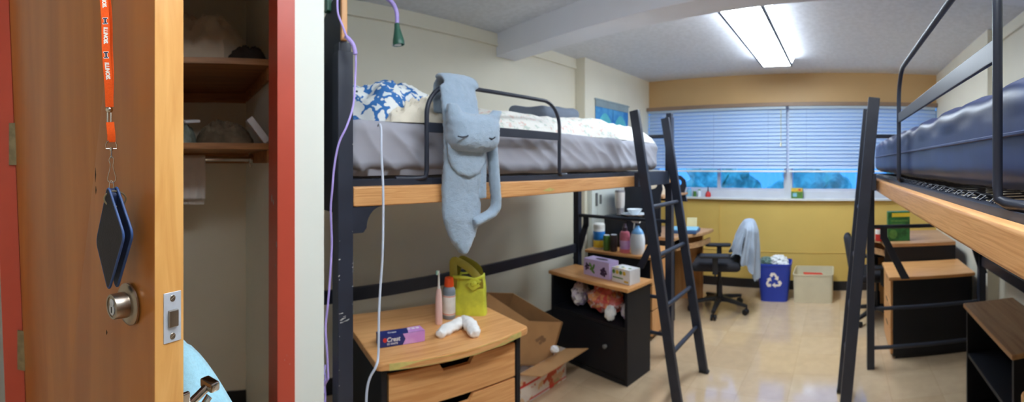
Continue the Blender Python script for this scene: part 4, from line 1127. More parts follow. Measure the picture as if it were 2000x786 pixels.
for sy, lean, xo in ((-1, .010, -.016), (1, -.006, .012)):
    pts = smooth_path([Vector((-.062, sy * .030, .10)), Vector((-.058, sy * .032, .155)), Vector((-.046 + xo, sy * .026 + lean, .212)), Vector((-.03 + xo, sy * .024 + lean, .216)), Vector((.02 + xo, sy * .024 + lean, .188)), Vector((.045, sy * .032, .150)), Vector((.050, sy * .031, .11))], 5)
    MB().tube(pts, .016, 10, flat=.10, up=(1, 0, .3)).build('strap', 'olive_bag', r)
gs = MB(); gs.prism([(-.0785, -.036, .004), (-.0785, .036, .004), (-.070, .034, .15), (-.066, 0, .185), (-.070, -.034, .15)], (-.0015, 0, 0), .0005); gs.build('side_gusset', 'olive_bag', r)
kn = MB()
for k, (dx, dz, ang) in enumerate(((.014, .012, .5), (-.012, .01, -.6), (.01, -.012, -.5), (-.012, -.014, .7))):
    kn.box((.028 + dx, -.043, .133 + dz), (.03, .006, .014), .002, (0, ang, 0))
kn.crumple((.028, -.045, .133), .011, 3, .3, (1, .5, 1))
kn.build('bow', 'yellow_bag', r)
# white socks
p = at(890, 650)
def sock(pts, rad, sd):
    m = MB(); sp_ = smooth_path(pts, 8); L = len(sp_)
    m.tube(sp_, [rad * (.6 + .4 * min(1, 4 * i / L, 4 * (L - 1 - i) / L + .25)) * (1 + .25 * noise.noise(Vector((i * .35, sd, 0)))) for i in range(L)], 14, flat=1.25)
    return remesh(m, .004, 3, lambda c: .003 * noise.noise(c * 60) + .002 * noise.noise(c * 120))
def gp(px, py, h): q = at(px, py); return Vector((q.x, q.y, ZT + h))
tag(sock([gp(858, 662, .012), gp(872, 652, .014), gp(890, 645, .018), gp(902, 634, .016)], .0195, 1).build('sock', 'white_cloth', None, None, 60), 'white sock lying lengthwise at the dresser front beside the toothbrush', 'sock', 'white socks on the dresser')
tag(sock([gp(905, 632, .016), gp(912, 640, .022), gp(922, 652, .020), gp(928, 662, .013)], .0205, 5).build('sock', 'white_cloth', None, None, 60), 'crumpled white sock at the dresser front below the yellow bag', 'sock', 'white socks on the dresser')

# ================================================================== cardboard boxes
def slab(mb, q, th):
    q = [Vector(p) for p in q]; n = (q[1] - q[0]).cross(q[3] - q[0]).normalized()
    return mb.prism(q, n * th)
A, B_, C_, D_ = U(950, 571, R=2.38), U(1035, 628, R=2.50), U(1099, 630, R=2.66), U(1002, 573, R=2.64)
wv = Vector((-.028, -.09, -.245))
cen = (A + B_ + C_ + D_) / 4 + wv / 2
r = thing('cardboard_box', 'open brown cardboard box tipped sideways between dresser and black bookcase', 'box', (cen.x, cen.y, .2))
m = MB()
def wallq(P, Q):
    q = [P, Q, Q + wv, P + wv]; n = (q[1] - q[0]).cross(q[3] - q[0]).normalized(); c = sum(q, Vector()) / 4
    if (cen - c).dot(n) < 0: q = q[::-1]
    return q
for nm, (P, Q) in (('side_panel', (A, B_)), ('side_panel', (B_, C_)), ('side_panel', (C_, D_)), ('side_panel', (D_, A))):
    pn_ = slab(MB(), wallq(P, Q), .005).build(nm, 'cardboard', r, r); wq = wallq(P, Q); nq = (wq[1] - wq[0]).cross(wq[3] - wq[0]).normalized(); slab(MB(), [p_ + nq * .0051 - Vector((0, 0, .002)) for p_ in wq], .001).build('shade_liner', 'cardboard_shade', pn_, r)  # thin inner sheets added so the box inside looks shaded
slab(MB(), [A + wv, B_ + wv, C_ + wv, D_ + wv], .005).build('base_panel', 'cardboard_shade', r, r)
fc = (B_ + C_) / 2 + wv * .42; e1 = (C_ - B_).normalized(); nn = e1.cross(wv.normalized()); nn = nn if nn.x > 0 else -nn; e2 = wv.normalized() * -1
m = MB()
for k, (dx, dz, rr_) in enumerate(((-.03, -.0, .016), (-.004, .012, .02), (.02, .0, .018), (0, -.016, .014))):
    m.prism([fc + nn * .0006 + e1 * (dx + rr_ * cos(t * pi / 9) * (1 + .25 * sin(5 * t))) + e2 * (dz + rr_ * .8 * sin(t * pi / 9) * (1 + .2 * cos(4 * t))) for t in range(18)], nn * .0003)
m.build('printed_mark', 'stamp', r, r)
# fruit carton
x0, x1, y0, y1, h = -2.0, -1.64, 1.70, 2.15, .195
r = thing('fruit_carton', 'white and orange fruit printed carton with its brown flap open on the floor', 'box', ((x0 + x1) / 2, (y0 + y1) / 2, 0))
m = MB().bb(x1 - .005, x1, y0, y1, .002, h); m.bb(x0, x0 + .005, y0, y1, .002, h); m.bb(x0, x1, y0, y0 + .005, .002, h); m.bb(x0, x1, y1 - .005, y1, .002, h); m.bb(x0, x1, y0, y1, .002, .007)
m.build('carton', 'flower_carton', r, r)
slab(MB(), [Vector((x1 - .004, y0 + .005, h)), Vector((x1 - .004, y1, h)), Vector((x1 + .125, y1 + .075, h + .008)), Vector((x1 + .115, y0 + .075, h + .004))], .004).build('flap', 'cardboard', r, r)
m = MB().bb(x1, x1 + .0008, y0, y1, .105, .118); m.bb(x1, x1 + .0008, y0 + .1, y1, .012, .02); m.build('printed_band', 'red_print', r, r)
tag(MB().crumple(U(1083, 683, R=2.55), .022, 9, .25, (1.1, 1, .8)).build('crumpled_tissue', 'white_cloth', None), 'white tissue lump in the open fruit carton', 'tissue')

# ================================================================== bookcases
def bookcase(label, loc, rz, w, d, h, door):
    r = thing('bookcase', label, 'bookcase', loc, rz, 'low black bookcases with oak tops')
    MB().bb(-.015, w + .015, -.015, d + .01, h, h + .025, .006).build('top', 'oak_x' if door else 'oak_dull', r)
    for x in (0, w - .02): MB().bb(x, x + .02, 0, d, 0, h, .001).build('side_panel', 'black_lam', r)
    MB().bb(.02, w - .02, d - .012, d - .002, .0, h).build('back_panel', 'black_lam', r)
    MB().bb(.02, w - .02, .006, d - .012, .03, .05).build('base_shelf', 'black_lam', r)
    zs = .36 if door else .33
    MB().bb(.02, w - .02, .004, d - .012, zs - .02, zs, .001).build('shelf', 'black_lam', r)
    if door:
        MB().bb(.022, w - .022, .0, .004, .0, .03).build('kick_board', 'black_lam', r)
        dw = MB().bb(.023, w - .023, .004, .022, .032, zs - .022, .002).build('door', 'black_lam', r)
        MB().lathe([(0, 0), (.011, 0), (.009, .006), (.014, .016), (.012, .022), (0, .023)], (w * .745, .004, .21), 18, (pi / 2, 0, 0)).build('knob', 'handle_grey', dw)
    return r
b7 = radians(-7); BO = Vector((-1.935, 2.358, 0))
bookcase('low black bookcase with oak top carrying two tissue boxes', BO, b7, .68, .26, .587, True)
bookcase('low black bookcase with dull oak top under the navy bed', (.70, 2.25, 0), -pi / 2, .66, .28, .575, False)
BR = Matrix.Rotation(b7, 3, 'Z')
def inb(x, y, z): return BO + BR @ Vector((x, y, z))
for nm, lb_, x, y, z, rr_, sq, mm, sd in (('snack_bag', 'pink and white snack bag in the open bookcase compartment', .40, .13, .43, .10, (1.12, .72, .75), 'pink_pack', 3),
        ('plastic_wrap', 'lilac plastic wrapped bundle at the window far end of the bookcase compartment', .17, .13, .435, .072, (.62, .9, 1.0), 'clear_pack', 8),
        ('plastic_wrap', 'clear plastic pack beside the ladder end of the bookcase compartment', .595, .13, .408, .052, (.7, .9, .9), 'clear_pack', 5),
        ('tissue_roll', 'white crumpled tissue before the pink snack bag', .515, .04, .402, .045, (.7, .7, .9), 'paper', 12)):
    o = MB().crumple((0, 0, 0), rr_, sd, .3, sq, 4, 2.1).build(nm, mm, None); zmin = min(v.co.z for v in o.data.vertices)
    o.location = inb(x, y, .3605 - zmin); tag(o, lb_.replace(' at the window far end of', ' in').replace('lilac plastic wrapped bundle in', 'lilac plastic wrapped bundle at one end of') , 'packaging')
# tissue boxes on top
q = U(1180, 534, Z=.612)
r = thing('tissue_box', 'lilac tissue box with grape pictures on the bookcase top', 'box', tuple(inb(.36, .13, .6125)), b7 - .05)
MB().bb(-.118, .118, -.05, .05, 0, .115, .003).build('carton', 'lilac_box', r)
def disc(mb, x, z, rr_, y=-.0503): return mb.cyl((x, y, z), (x, y - .0006, z), rr_, 14)
g = MB()
for i in range(14):
    a = i * 2.4; disc(g, .068 + .026 * sqrt(i / 14) * cos(a), .045 + .03 * sqrt(i / 14) * sin(a), .0085, -.0502 - .00004 * i)
for i in range(9):
    a = i * 2.4; disc(g, -.085 + .02 * sqrt(i / 9) * cos(a), .06 + .024 * sqrt(i / 9) * sin(a), .008, -.0502 - .00004 * i)
g.build('grape_dot', 'grape', r)
g = MB()
for x, z, a in ((-.04, .05, .3), (-.022, .066, 1.2), (-.05, .072, 2.2), (-.03, .036, -.6)): g.prism([(x + .022 * cos(t * pi / 8) * cos(a) - .009 * sin(t * pi / 8) * sin(a), -.0502, z + .022 * cos(t * pi / 8) * sin(a) + .009 * sin(t * pi / 8) * cos(a)) for t in range(16)], (0, -.0005, 0))
g.build('leaf_print', 'leaf_green', r)
MB().prism([(.01 + .055 * cos(t * pi / 12), .022 * sin(t * pi / 12), .1152) for t in range(24)], (0, 0, .0006)).build('opening', 'grape', r)
r = thing('small_carton', 'small white carton with green and yellow print beside the lilac tissue box', 'box', tuple(inb(.585, .115, .6125)), b7 - .12)
MB().bb(-.08, .08, -.05, .05, 0, .095, .002).build('carton', 'carton_white', r)
g = MB(); y_ = MB()
for i in range(4):
    (g if i % 2 == 0 else y_).cyl((-.062 + .031 * i, -.0501, .068), (-.062 + .031 * i, -.0507, .068), .0135, 16)
    (y_ if i % 2 == 0 else g).cyl((-.048 + .031 * i, -.03 + .02 * (i % 2), .0951), (-.048 + .031 * i, -.03 + .02 * (i % 2), .0957), .012, 16)
g.bb(-.07, .02, -.0506, -.0501, .028, .036); y_.bb(.03, .068, -.0506, -.0501, .01, .022)
g.build('green_dot', 'leaf_green', r); y_.build('yellow_dot', 'gold_print', r)

# ================================================================== desks
def pedestal(s, xf, label, zt=.585):
    r = thing('drawer_pedestal', label, 'drawers', (xf + s * .3, 3.17, 0), 0, 'low drawer pedestals beside the desks')
    def b(mb, d0, d1, *a): return mb.bb(xf + s * d0, xf + s * d1, *a)
    b(MB(), -.02, .62, 2.935, 3.405, zt - .025, zt, .006).build('top', 'oak_x', r, r)
    b(MB(), .012, .6, 2.95, 3.40, .02, zt - .026, .002).build('body', 'black_lam', r, r)
    b(MB(), .03, .58, 2.96, 3.39, 0, .022).build('plinth', 'base_black', r, r)
    for k in range(3):
        hk_ = (zt - .06) / 3; za = .03 + k * hk_
        dw = b(MB(), -.006, .012, 2.955, 3.395, za + .004, za + hk_ - .004, .003).build('drawer', 'oak_z', r, r)
        b(MB(), -.0075, -.004, 3.12, 3.23, za + hk_ - .026, za + hk_ - .01, .001).build('finger_slot', 'black_lam', dw, r)
    return r
def desk(s, xf, xw, label, hutch):
    r = thing('desk', label, 'desk', ((xf + xw) / 2, 3.75, 0), 0, 'oak topped desks')
    dw_ = abs(xw - xf)
    X = lambda d: xf + s * d
    fr = smooth_path([Vector((.0, 3.42, 0)), Vector((.0, 3.52, 0)), Vector((-.02, 3.60, 0)), Vector((-.10, 3.72, 0)), Vector((-.145, 3.85, 0)), Vector((-.16, 3.98, 0)), Vector((-.16, 4.06, 0))], 4)
    out = [(p.x, p.y) for p in fr] + [(-.14, 4.085), (dw_, 4.085), (dw_, 3.42)]
    MB().prism([(X(d), y, .70) for d, y in out], (0, 0, .03), .005).build('desk_top', 'oak_dull', r, r)
    MB().bb(X(.005), X(dw_), 3.422, 3.442, 0, .70, .001).build('end_panel', 'black_lam', r, r)
    lab(MB().bb(X(-.05), X(dw_), 4.045, 4.065, 0, .70, .001).build('end_panel', 'oak_z', r, r), 'wood coloured desk end panel')
    MB().bb(X(dw_ - .03), X(dw_ - .02), 3.44, 4.045, .25, .70).build('modesty_panel', 'black_lam', r, r)
    MB().bb(X(.1), X(.5), 3.46, 4.03, .60, .612).build('tray', 'black_lam', r, r)
    fa = [(p.x + .03, p.y) for p in fr[5:]]
    MB().prism([(X(d), y, .592) for d, y in fa] + [(X(d + .018), y, .592) for d, y in fa[::-1]], (0, 0, .05), .001).build('tray_front', 'oak_dull', r, r)
    if hutch:
        for y in (3.445, 4.045):
            pts = [(X(.52), y, .731), (X(.15), y, .731), (X(.15), y, 1.10), (X(.13), y, 1.16), (X(.14), y, 1.22), (X(.19), y, 1.265), (X(.30), y, 1.275), (X(.52), y, 1.275)]
            if y > 4: pts = [(X(.52), y, 1.0), (X(.12), y, 1.0)] + pts[2:]
            pn = MB(); hole = [(X(.235 + .055 * cos(t * pi / 10)), y, 1.195 + .038 * sin(t * pi / 10)) for t in range(20)]
            # panel with an oval grip hole: bridge outline and hole
            vs = [pn.bm.verts.new(Vector(p)) for p in pts]; hs = [pn.bm.verts.new(Vector(p)) for p in hole]
            es = [pn.bm.edges.new((vs[i], vs[(i + 1) % len(vs)])) for i in range(len(vs))] + [pn.bm.edges.new((hs[i], hs[(i + 1) % 20])) for i in range(20)]
            rf = bmesh.ops.triangle_fill(pn.bm, use_beauty=True, edges=es)
            fs = [g for g in rf['geom'] if isinstance(g, bmesh.types.BMFace)]
            ex_ = bmesh.ops.extrude_face_region(pn.bm, geom=fs)
            bmesh.ops.translate(pn.bm, verts=[g for g in ex_['geom'] if isinstance(g, bmesh.types.BMVert)], vec=(0, .018, 0))
            bmesh.ops.recalc_face_normals(pn.bm, faces=pn.bm.faces)
            pn.build('hutch_panel', 'hutch', r, r)
        MB().bb(X(.13), X(.52), 3.463, 4.10, 1.072, 1.092, .002).build('hutch_shelf', 'oak_dull', r, r)
        MB().bb(X(.51), X(.525), 3.463, 4.045, .731, 1.275).build('hutch_back', 'hutch', r, r)
    return r
XLF, XRF = -1.42, .365
pedestal(-1, XLF, 'oak front drawer pedestal behind the ladder of the grey bed, bottles on it', .66)
desk(-1, XLF, -2.2, 'oak desk with charcoal hutch between drawer pedestal and window', True)
pedestal(1, XRF, 'oak front drawer pedestal with black side under the navy bed end')
desk(1, XRF, .97, 'oak desk holding the green carton, near the window behind the navy bed', False)

# bottles and appliance on the left pedestal
ZP = .6605
r = thing('countertop_appliance', 'black box shaped appliance behind the bottles, cup and bowl on top', 'appliance', (-1.82, 3.28, ZP))
MB().bb(-1.99, -1.66, 3.16, 3.395, ZP + .012, ZP + .27, .008).build('case', 'black_lam', r, r)
MB().bb(-1.965, -1.76, 3.154, 3.162, ZP + .03, ZP + .25, .004).build('door', 'base_black', r, r)
MB().bb(-1.75, -1.675, 3.156, 3.162, ZP + .03, ZP + .25, .003).build('control_panel', 'hutch', r, r)
for x in (-1.96, -1.69): MB().cyl((x, 3.2, ZP), (x, 3.2, ZP + .014), .012, 12).build('foot', 'base_black', r, r)
ZA = ZP + .2705
r = thing('tumbler', 'tall cream tumbler standing on the black appliance', 'tumbler', (-1.87, 3.24, ZA))
MB().lathe([(0, 0), (.03, 0), (.033, .004), (.033, .055), (.036, .065)], (0, 0, 0), 24).build('base', 'tumbler_grey', r)
MB().lathe([(.036, .064), (.0425, .085), (.044, .2), (.043, .205), (0, .205)], (0, 0, 0), 24).build('body', 'tumbler', r)
MB().lathe([(0, .204), (.044, .204), (.0445, .214), (.042, .222), (0, .223)], (0, 0, 0), 24).build('lid', 'tumbler_grey', r)
MB().tube(smooth_path([Vector((.0, 0, .222)), Vector((.004, 0, .25)), Vector((.008, .002, .285))], 5), .004, 8).build('straw', 'milky', r)
tag(MB().lathe([(0, 0), (.07, 0), (.075, .004), (.115, .016), (.117, .019), (.112, .019), (.072, .008), (0, .007)], (-1.735, 3.265, ZA), 36).build('plate', 'milky', None), 'white plate on the black appliance under the bowl', 'plate')
tag(MB().lathe([(0, 0), (.03, 0), (.034, .004), (.06, .035), (.068, .05), (.066, .05), (.056, .034), (.03, .008), (0, .008)], (-1.735, 3.265, ZA + .0085), 30).build('bowl', 'milky', None), 'white bowl on the black appliance beside the cream tumbler', 'bowl')
# wipes canister
r = thing('wipes_canister', 'white canister with blue and yellow label at the wall end of the bottles', 'canister', (-1.955, 3.03, ZP))
MB().lathe([(0, 0), (.048, 0), (.05, .004), (.05, .17), (.046, .176), (0, .176)], (0, 0, 0), 28).build('body', 'white_plastic', r)
MB().lathe([(.0503, .015), (.0506, .016), (.0506, .075), (.0503, .076)], (0, 0, 0), 28).build('label', 'yellow_plastic', r)
MB().lathe([(.0503, .076), (.0507, .077), (.0507, .15), (.0503, .151)], (0, 0, 0), 28).build('label', 'blue_plastic', r)
MB().lathe([(0, .174), (.05, .174), (.051, .18), (.05, .208), (.04, .218), (0, .218)], (0, 0, 0), 28).build('lid', 'white_plastic', r)
for x, h_, mm, lb_ in ((-1.86, .125, 'green_can', 'green can between the wipes canister and the dark can'), (-1.79, .135, 'dark_can', 'dark can between the green can and the pink bottle')):
    r = thing('can', lb_, 'can', (x, 3.0, ZP))
    MB().lathe([(0, 0), (.026, 0), (.03, .005), (.03, h_ - .012), (.026, h_), (0, h_)], (0, 0, 0), 22).build('body', mm, r)
    MB().lathe([(0, h_ - .001), (.0255, h_ - .001), (.0255, h_ + .004), (.022, h_ + .004), (.021, h_ + .001), (0, h_ + .001)], (0, 0, 0), 22).build('rim', 'steel_plate', r)
r = thing('lotion_bottle', 'rose pink bottle with dark cap among the pedestal bottles', 'bottle', (-1.685, 3.0, ZP))
MB().lathe([(0, 0), (.042, 0), (.045, .006), (.045, .15), (.038, .17), (.02, .178), (0, .178)], (0, 0, 0), 26, None, 1, .75).build('body', 'pink_bottle', r)
MB().lathe([(0, .176), (.021, .176), (.021, .205), (.016, .212), (.012, .235), (0, .236)], (0, 0, 0), 20).build('cap', 'mauve_cap', r)
MB().lathe([(.0453, .03), (.0456, .031), (.0456, .10), (.0453, .101)], (0, 0, 0), 26, None, 1, .75).build('label', 'box_lilac', r)
r = thing('spray_bottle', 'white and sky blue spray bottle nearest the black ladder', 'bottle', (-1.565, 2.995, ZP))
MB().lathe([(0, 0), (.045, 0), (.05, .008), (.056, .07), (.056, .12), (.046, .165)], (0, 0, 0), 28, None, 1, .7).build('body', 'milky', r)
MB().lathe([(.047, .16), (.044, .175), (.03, .2), (.016, .212), (.014, .225), (0, .225)], (0, 0, 0), 28, None, 1, .7).build('shoulder', 'sky_blue', r)
tr = MB().cyl((0, 0, .222), (0, 0, .245), .016, 16, .002); tr.box((-.008, 0, .262), (.06, .02, .026), .006); tr.box((-.042, 0, .266), (.012, .014, .014), .003)
tr.prism([(-.028, -.006, .252), (-.020, -.006, .252), (-.026, -.006, .205), (-.034, -.006, .2)], (0, .012, 0), .001)
tr.build('trigger_head', 'white_plastic', r)

r.scale = (1.15, 1.15, 1.0)
# white wall cabinet on the pilaster
r = thing('wall_cabinet', 'white flat wall cabinet with slim grey handles behind the tumbler', 'cabinet', (XLP + .02, 3.52, .7))
MB().bb(XLP + .001, XLP + .04, 3.28, 3.80, .50, 1.16, .003).build('case', 'white_paint', r, r)
MB().bb(XLP + .04, XLP + .05, 3.285, 3.385, .505, 1.155, .002).build('door', 'white_paint', r, r)
for za, zb in ((.505, 1.03), (1.036, 1.155)): MB().bb(XLP + .04, XLP + .05, 3.39, 3.795, za, zb, .002).build('door', 'white_paint', r, r)
for y, za, zb in ((3.355, .985, 1.11), (3.425, 1.0, 1.09)): MB().bb(XLP + .05, XLP + .066, y - .011, y + .011, za, zb, .003).build('handle', 'handle_grey', r, r)

# on the left desk
r = thing('binder', 'pale aqua folder on a slate blue binder lying on the hutch desk', 'binder', (-1.47, 3.78, .731), .15)
MB().bb(-.13, .14, -.12, .12, 0, .028, .003).build('binder_cover', 'cover_dark', r); MB().box((.01, .01, .033), (.25, .22, .006), .002, (0, 0, .1)).build('folder', 'cover_blue', r)
q = U(1337, 436, Z=.7305)
tag(MB().box((-1.47, 4.0, .788), (.105, .006, .11), .001, (radians(-14), 0, .1)).build('note_card', 'card', None), 'cream card propped up on the hutch desk', 'card')
tag(MB().heap((-1.75, 3.72, 1.0925), .1, .12, .11, 31, .3).build('shelf_bundle', 'fabric_tan', None), 'pale bundle on the hutch shelf', 'bundle')

# on the sill
ZS = ZW0 + .0085
def sillp(px): return tan((px - PX0) / F) * (YD + .0)
for px, h_, mm, cap_, lb_, nm, wd2 in ((1346, .10, 'cover_blue', 'sky_blue', 'aqua tub at the hutch end of the sill', 'tub', .03), (1357, .075, 'leaf_green', 'win_frame', 'green jar on the sill beside the aqua tub', 'jar', .02), (1366, .085, 'milky', 'leaf_green', 'pale jar on the sill between green jar and red bottle', 'jar', .02)):
    r = thing(nm, lb_, nm, (sillp(px), YD + .0, ZS))
    MB().lathe([(0, 0), (wd2 * .9, 0), (wd2, .004), (wd2, h_ * .75), (wd2 * .7, h_ * .85), (0, h_ * .85)], (0, 0, 0), 18).build('body', mm, r)
    MB().lathe([(0, h_ * .84), (wd2 * .72, h_ * .84), (wd2 * .72, h_), (0, h_)], (0, 0, 0), 18).build('lid', cap_, r)
r = thing('red_bottle', 'small red bottle with dark spout on the window sill', 'bottle', (sillp(1383), YD, ZS))
MB().lathe([(0, 0), (.03, 0), (.033, .006), (.033, .035), (.02, .058), (.009, .064), (0, .064)], (0, 0, 0), 20).build('body', 'red_print', r)
MB().lathe([(0, .063), (.01, .063), (.008, .085), (.004, .12), (0, .121)], (0, 0, 0), 14).build('spout', 'mauve_cap', r)
r = thing('sill_carton', 'green and yellow carton on the window sill above the recycling bin', 'box', (sillp(1557), YD - .0, ZS))
MB().bb(-.063, .063, -.035, .03, 0, .115, .003).build('carton', 'leaf_green', r)
g = MB().bb(-.0635, .0635, -.0356, -.03, .075, .1152, .001); g.build('upper_band', 'gold_print', r)
g = MB().bb(-.045, .0, -.0357, -.034, .02, .06, .001); g.build('printed_panel', 'cover_blue', r); MB().bb(.015, .045, -.0362, -.035, .085, .105, .001).build('printed_mark', 'red_print', r)

# on the right desk
r = thing('green_carton', 'tall green carton with yellow band on the right desk', 'box', (.50, 3.56, .7305), .05)
MB().bb(-.095, .095, -.03, .03, 0, .25, .002).build('carton', 'green_box', r)
MB().bb(-.06, .0952, -.0306, -.028, .205, .238, .0005).build('printed_band', 'yellow_plastic', r)
for k in range(2): MB().bb(-.07, .08 - .05 * k, -.0306, -.029, .165 - .03 * k, .18 - .03 * k, .0005).build('printed_line', 'leaf_green', r)
MB().prism([(-.05 + .035 * cos(t * pi / 8), -.0303, .06 + .04 * sin(t * pi / 8)) for t in range(16)], (0, -.0004, 0)).build('printed_patch', 'leaf_green', r)
r = thing('drink_can', 'red and white can beside the green carton', 'can', (.335, 3.56, .7305))
MB().lathe([(0, 0), (.028, 0), (.032, .006), (.032, .105), (.027, .118), (0, .118)], (0, 0, 0), 22).build('body', 'red_print', r)
MB().lathe([(.0322, .06), (.0324, .061), (.0324, .1), (.0322, .101)], (0, 0, 0), 22).build('label', 'label_white', r)
MB().lathe([(0, .117), (.026, .117), (.026, .122), (.022, .122), (.021, .119), (0, .119)], (0, 0, 0), 22).build('rim', 'steel_plate', r)

# ================================================================== office chairs
def office_chair(label, loc, rz):
    r = thing('office_chair', label, 'chair', loc, rz, 'black office chairs')
    for k in range(5):
        a = 2 * pi * k / 5 + .5; c, s_ = cos(a), sin(a)
        lg = MB().loft([(Vector((c * t, s_ * t, z)), Vector((-s_, c, 0)), Vector((0, 0, 1)), wd3, hd) for t, z, wd3, hd in ((.02, .115, .03, .024), (.1, .112, .026, .02), (.2, .095, .021, .016), (.285, .08, .017, .013))], 16, 4).build('leg', 'chair_black', r)
        cs = MB().cyl((c * .285, s_ * .285, .05), (c * .285, s_ * .285, .085), .008, 10)
        for o in (-.016, .016):
            p = Vector((c * .275, s_ * .275, .0275)); n_ = Vector((-s_, c, 0)); cs.cyl(p + n_ * (o - .009), p + n_ * (o + .009), .027, 18, .004)
        cs.cyl(Vector((c * .275, s_ * .275, .036)) - Vector((-s_, c, 0)) * .024, Vector((c * .275, s_ * .275, .036)) + Vector((-s_, c, 0)) * .024, .012, 10)
        cs.build('caster', 'base_black', lg)
    MB().lathe([(0, .09), (.038, .09), (.034, .14), (.028, .15), (.027, .27), (.018, .275), (.018, .40), (0, .40)], (0, 0, 0), 20).build('column', 'chair_black', r)
    m = MB().box((0, -.02, .405), (.2, .26, .03), .008); m.build('mechanism', 'chair_black', r)
    MB().gbox((0, .02, .455), (.47, .45, .085), (14, 14, 6), .038, lambda p, n: -.012 * (1 - (p.x / .23) ** 2) * max(0, n.z)).build('seat', 'chair_cloth', r)
    for sx in (-1, 1):
        m = MB().bar((sx * .14, .02, .41), (sx * .27, .02, .415), .05, .014, .003); m.bar((sx * .265, .02, .405), (sx * .27, .02, .555), .018, .05, .006, (1, 0, 0))
        ar = m.build('arm_post', 'chair_black', r)
        MB().gbox((sx * .265, .03, .568), (.09, .26, .03), (6, 12, 3), .014).build('arm_pad', 'chair_black', ar)
    MB().bar((0, -.19, .40), (0, -.275, .62), .05, .012, .003, (1, 0, 0)).build('back_support', 'chair_black', r)
    m = MB().gbox((0, 0, 0), (.42, .055, .38), (14, 4, 14), .026, lambda p, n: .03 * (p.x / .2) ** 2 * n.y)
    for v in m.bm.verts: v.co.x *= 1 - .42 * max(0, v.co.z / .19) ** 1.3
    bmesh.ops.transform(m.bm, matrix=Matrix.Translation((0, -.265, .65)) @ Matrix.Rotation(radians(9), 4, 'X'), verts=m.bm.verts)
    m.build('backrest', 'chair_cloth', r)
    return r
LC, LR = Vector((-1.125, 3.82, 0)), pi / 2 + .22
office_chair('black office chair at the hutch desk with a pale jacket over its back', LC, LR)
office_chair('black office chair at the right desk, mostly behind the bunk ladder', Vector((.335, 3.75, 0)), -pi / 2 + .05).scale = (.9, .95, .9)
def jacket():
    """hung over the backrest like a cloak: small at the top, folded and uneven at the hem"""
    mb = MB(); na, nt = 96, 40; R3 = Matrix.Rotation(LR, 3, 'Z'); rings = []
    for i in range(nt + 1):
        t = i / nt; ring = []
        for k in range(na):
            a = 2 * pi * k / na; ca, sa = cos(a), sin(a)
            back = .5 - .5 * sa; edge = ca
            drop = .29 + .34 * max(0, back - .25) * (1 + .3 * noise.noise(Vector((ca * 2, sa * 2, 3)))) + .05 * noise.noise(Vector((ca * 3, sa * 3, 9))) + .10 * max(0, edge) * back
            e = t ** .62
            fold = 1 + (.10 * sin(a * 9 + 1.5 * noise.noise(Vector((ca, sa, t * 2)))) + .06 * sin(a * 17 + 2)) * min(1, t * 2) * .9
            hw = (.185 + .085 * e) * (.45 + .55 * min(1, t * 5) ** .5) * fold; hd = (.04 + .035 * min(1, t * 5) ** .5 + .068 * t) * (1 + (fold - 1) * 1.6)
            z = .862 - drop * t - .012 * (1 - min(1, t * 8)) * 0
            y = -.285 + .15 * max(0, .80 - z) * .9
            ring.append(mb.bm.verts.new(LC + R3 @ Vector((hw * ca, y + hd * sa, z))))
        rings.append(ring)
    for a, b in zip(rings, rings[1:]):
        for k in range(na): mb.bm.faces.new((a[k], b[k], b[(k + 1) % na], a[(k + 1) % na]))
    mb.bm.faces.new(rings[0])
    bmesh.ops.recalc_face_normals(mb.bm, faces=mb.bm.faces)
    return mb.build('jacket', 'jacket', None, None, 80)
tag(jacket(), 'pale grey blue jacket slung over the office chair backrest', 'jacket')

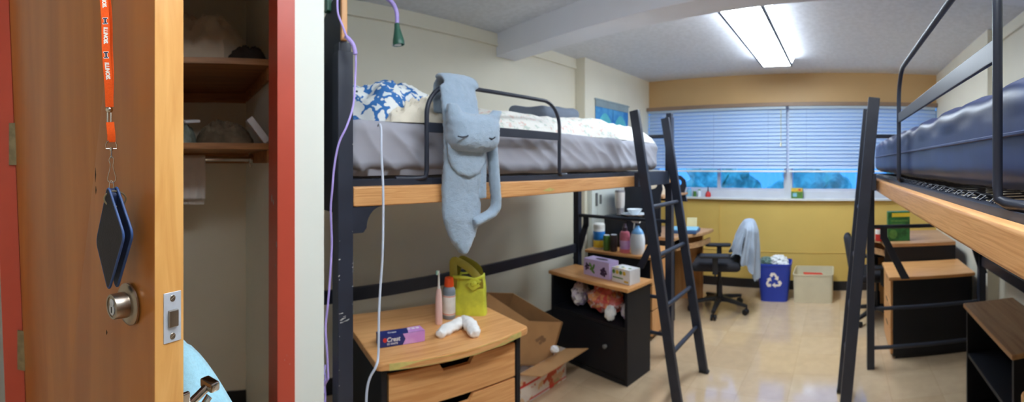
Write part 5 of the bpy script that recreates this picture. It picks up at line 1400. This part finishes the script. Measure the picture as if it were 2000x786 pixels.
# ================================================================== bins
def tub(w0, d0, w1, d1, h, th, rim, rr=6):
    m = MB(); X, Y = Vector((1, 0, 0)), Vector((0, 1, 0))
    st = [(w0, d0, 0), (w0, d0, .002), (w1, d1, h - rim), (w1 + rim * .5, d1 + rim * .5, h - rim), (w1 + rim * .5, d1 + rim * .5, h), (w1 - th, d1 - th, h), (w0 - th, d0 - th, .01)]
    return m.loft([(Vector((0, 0, z)), X, Y, a / 2, b / 2) for a, b, z in st], 48, rr)
r = thing('recycling_bin', 'royal blue recycling bin with white arrows below the window', 'bin', (-.665, 4.27, 0), .05)
tub(.275, .20, .345, .27, .385, .008, .022).build('bin_body', 'bin_blue', r, None, 30)
def arrows(cx, cz, R, y):
    m = MB()
    for k in range(3):
        a0 = pi / 2 + 2 * pi * k / 3
        def P(u, v):                      # u along the side, v outward
            ca, sa = cos(a0 - pi / 2), sin(a0 - pi / 2); return (cx + u * ca - v * sa, y, cz + u * sa + v * ca)
        h = R * .5; wv_ = R * .19
        # bent band around a corner of the triangle, with its arrow head
        m.prism([P(-R * .30, R * .98), P(R * .12, R * .98), P(R * .30, R * .80), P(R * .50, R * .46), P(R * .28, R * .33), P(R * .08, R * .67), P(0, R * .72), P(-R * .16, R * .45), P(-R * .46, R * .62)][::-1], (0, -.0008, 0))
        m.prism([P(R * .60, R * .62), P(R * .56, R * .06), P(R * .08, R * .24)], (0, -.0008, 0))
    return m
ar = arrows(0, .215, .085, -.1195)
bmesh.ops.transform(ar.bm, matrix=Matrix.Translation((0, -.1205, .215)) @ Matrix.Rotation(radians(5.3), 4, 'X') @ Matrix.Translation((0, .1195, -.215)), verts=ar.bm.verts)
ar.build('recycling_symbol', 'white_print', r)
for i, (x, y, z, rr_, mm, lb_) in enumerate(((.035, .03, .385, .085, 'paper', 'biggest crumpled white paper sticking out of the recycling bin'), (-.095, .01, .375, .07, 'green_paper', 'grey green wrapper in the recycling bin'), (.10, -.06, .36, .05, 'paper', 'small crumpled white paper at the beige tub side of the recycling bin'))):
    tag(MB().crumple((0, 0, 0), rr_ * .8, i + 40, .42, (1.1, .8, .7), 4, 2.6).build('crumpled_paper', mm, None, loc=None), lb_, 'paper').location = (-.665 + x, 4.27 + y, z)
r = thing('storage_tub', 'beige open storage tub beside the recycling bin', 'tub', (-.265, 4.33, 0))
tub(.388, .335, .40, .36, .29, .006, .014, 16).build('tub_body', 'bin_beige', r, None, 30)
tag(MB().box((-.27, 4.34, .24), (.2, .1, .012), .003, (.1, .1, .3)).build('red_folder', 'red_print', None), 'red folder inside the beige storage tub', 'folder')

SC.view_settings.view_transform = 'Standard'
SC.view_settings.look = 'None'
SC.view_settings.gamma = 1.0
SC.view_settings.use_curve_mapping = False
SC.view_settings.exposure = 0.52
SC.cycles.use_denoising = True
SC.cycles.denoiser = 'OPENIMAGEDENOISE'
SC.cycles.max_bounces = 10
SC.cycles.diffuse_bounces = 8
SC.cycles.caustics_reflective = False
SC.cycles.caustics_refractive = False
SC.cycles.sample_clamp_indirect = 6.0
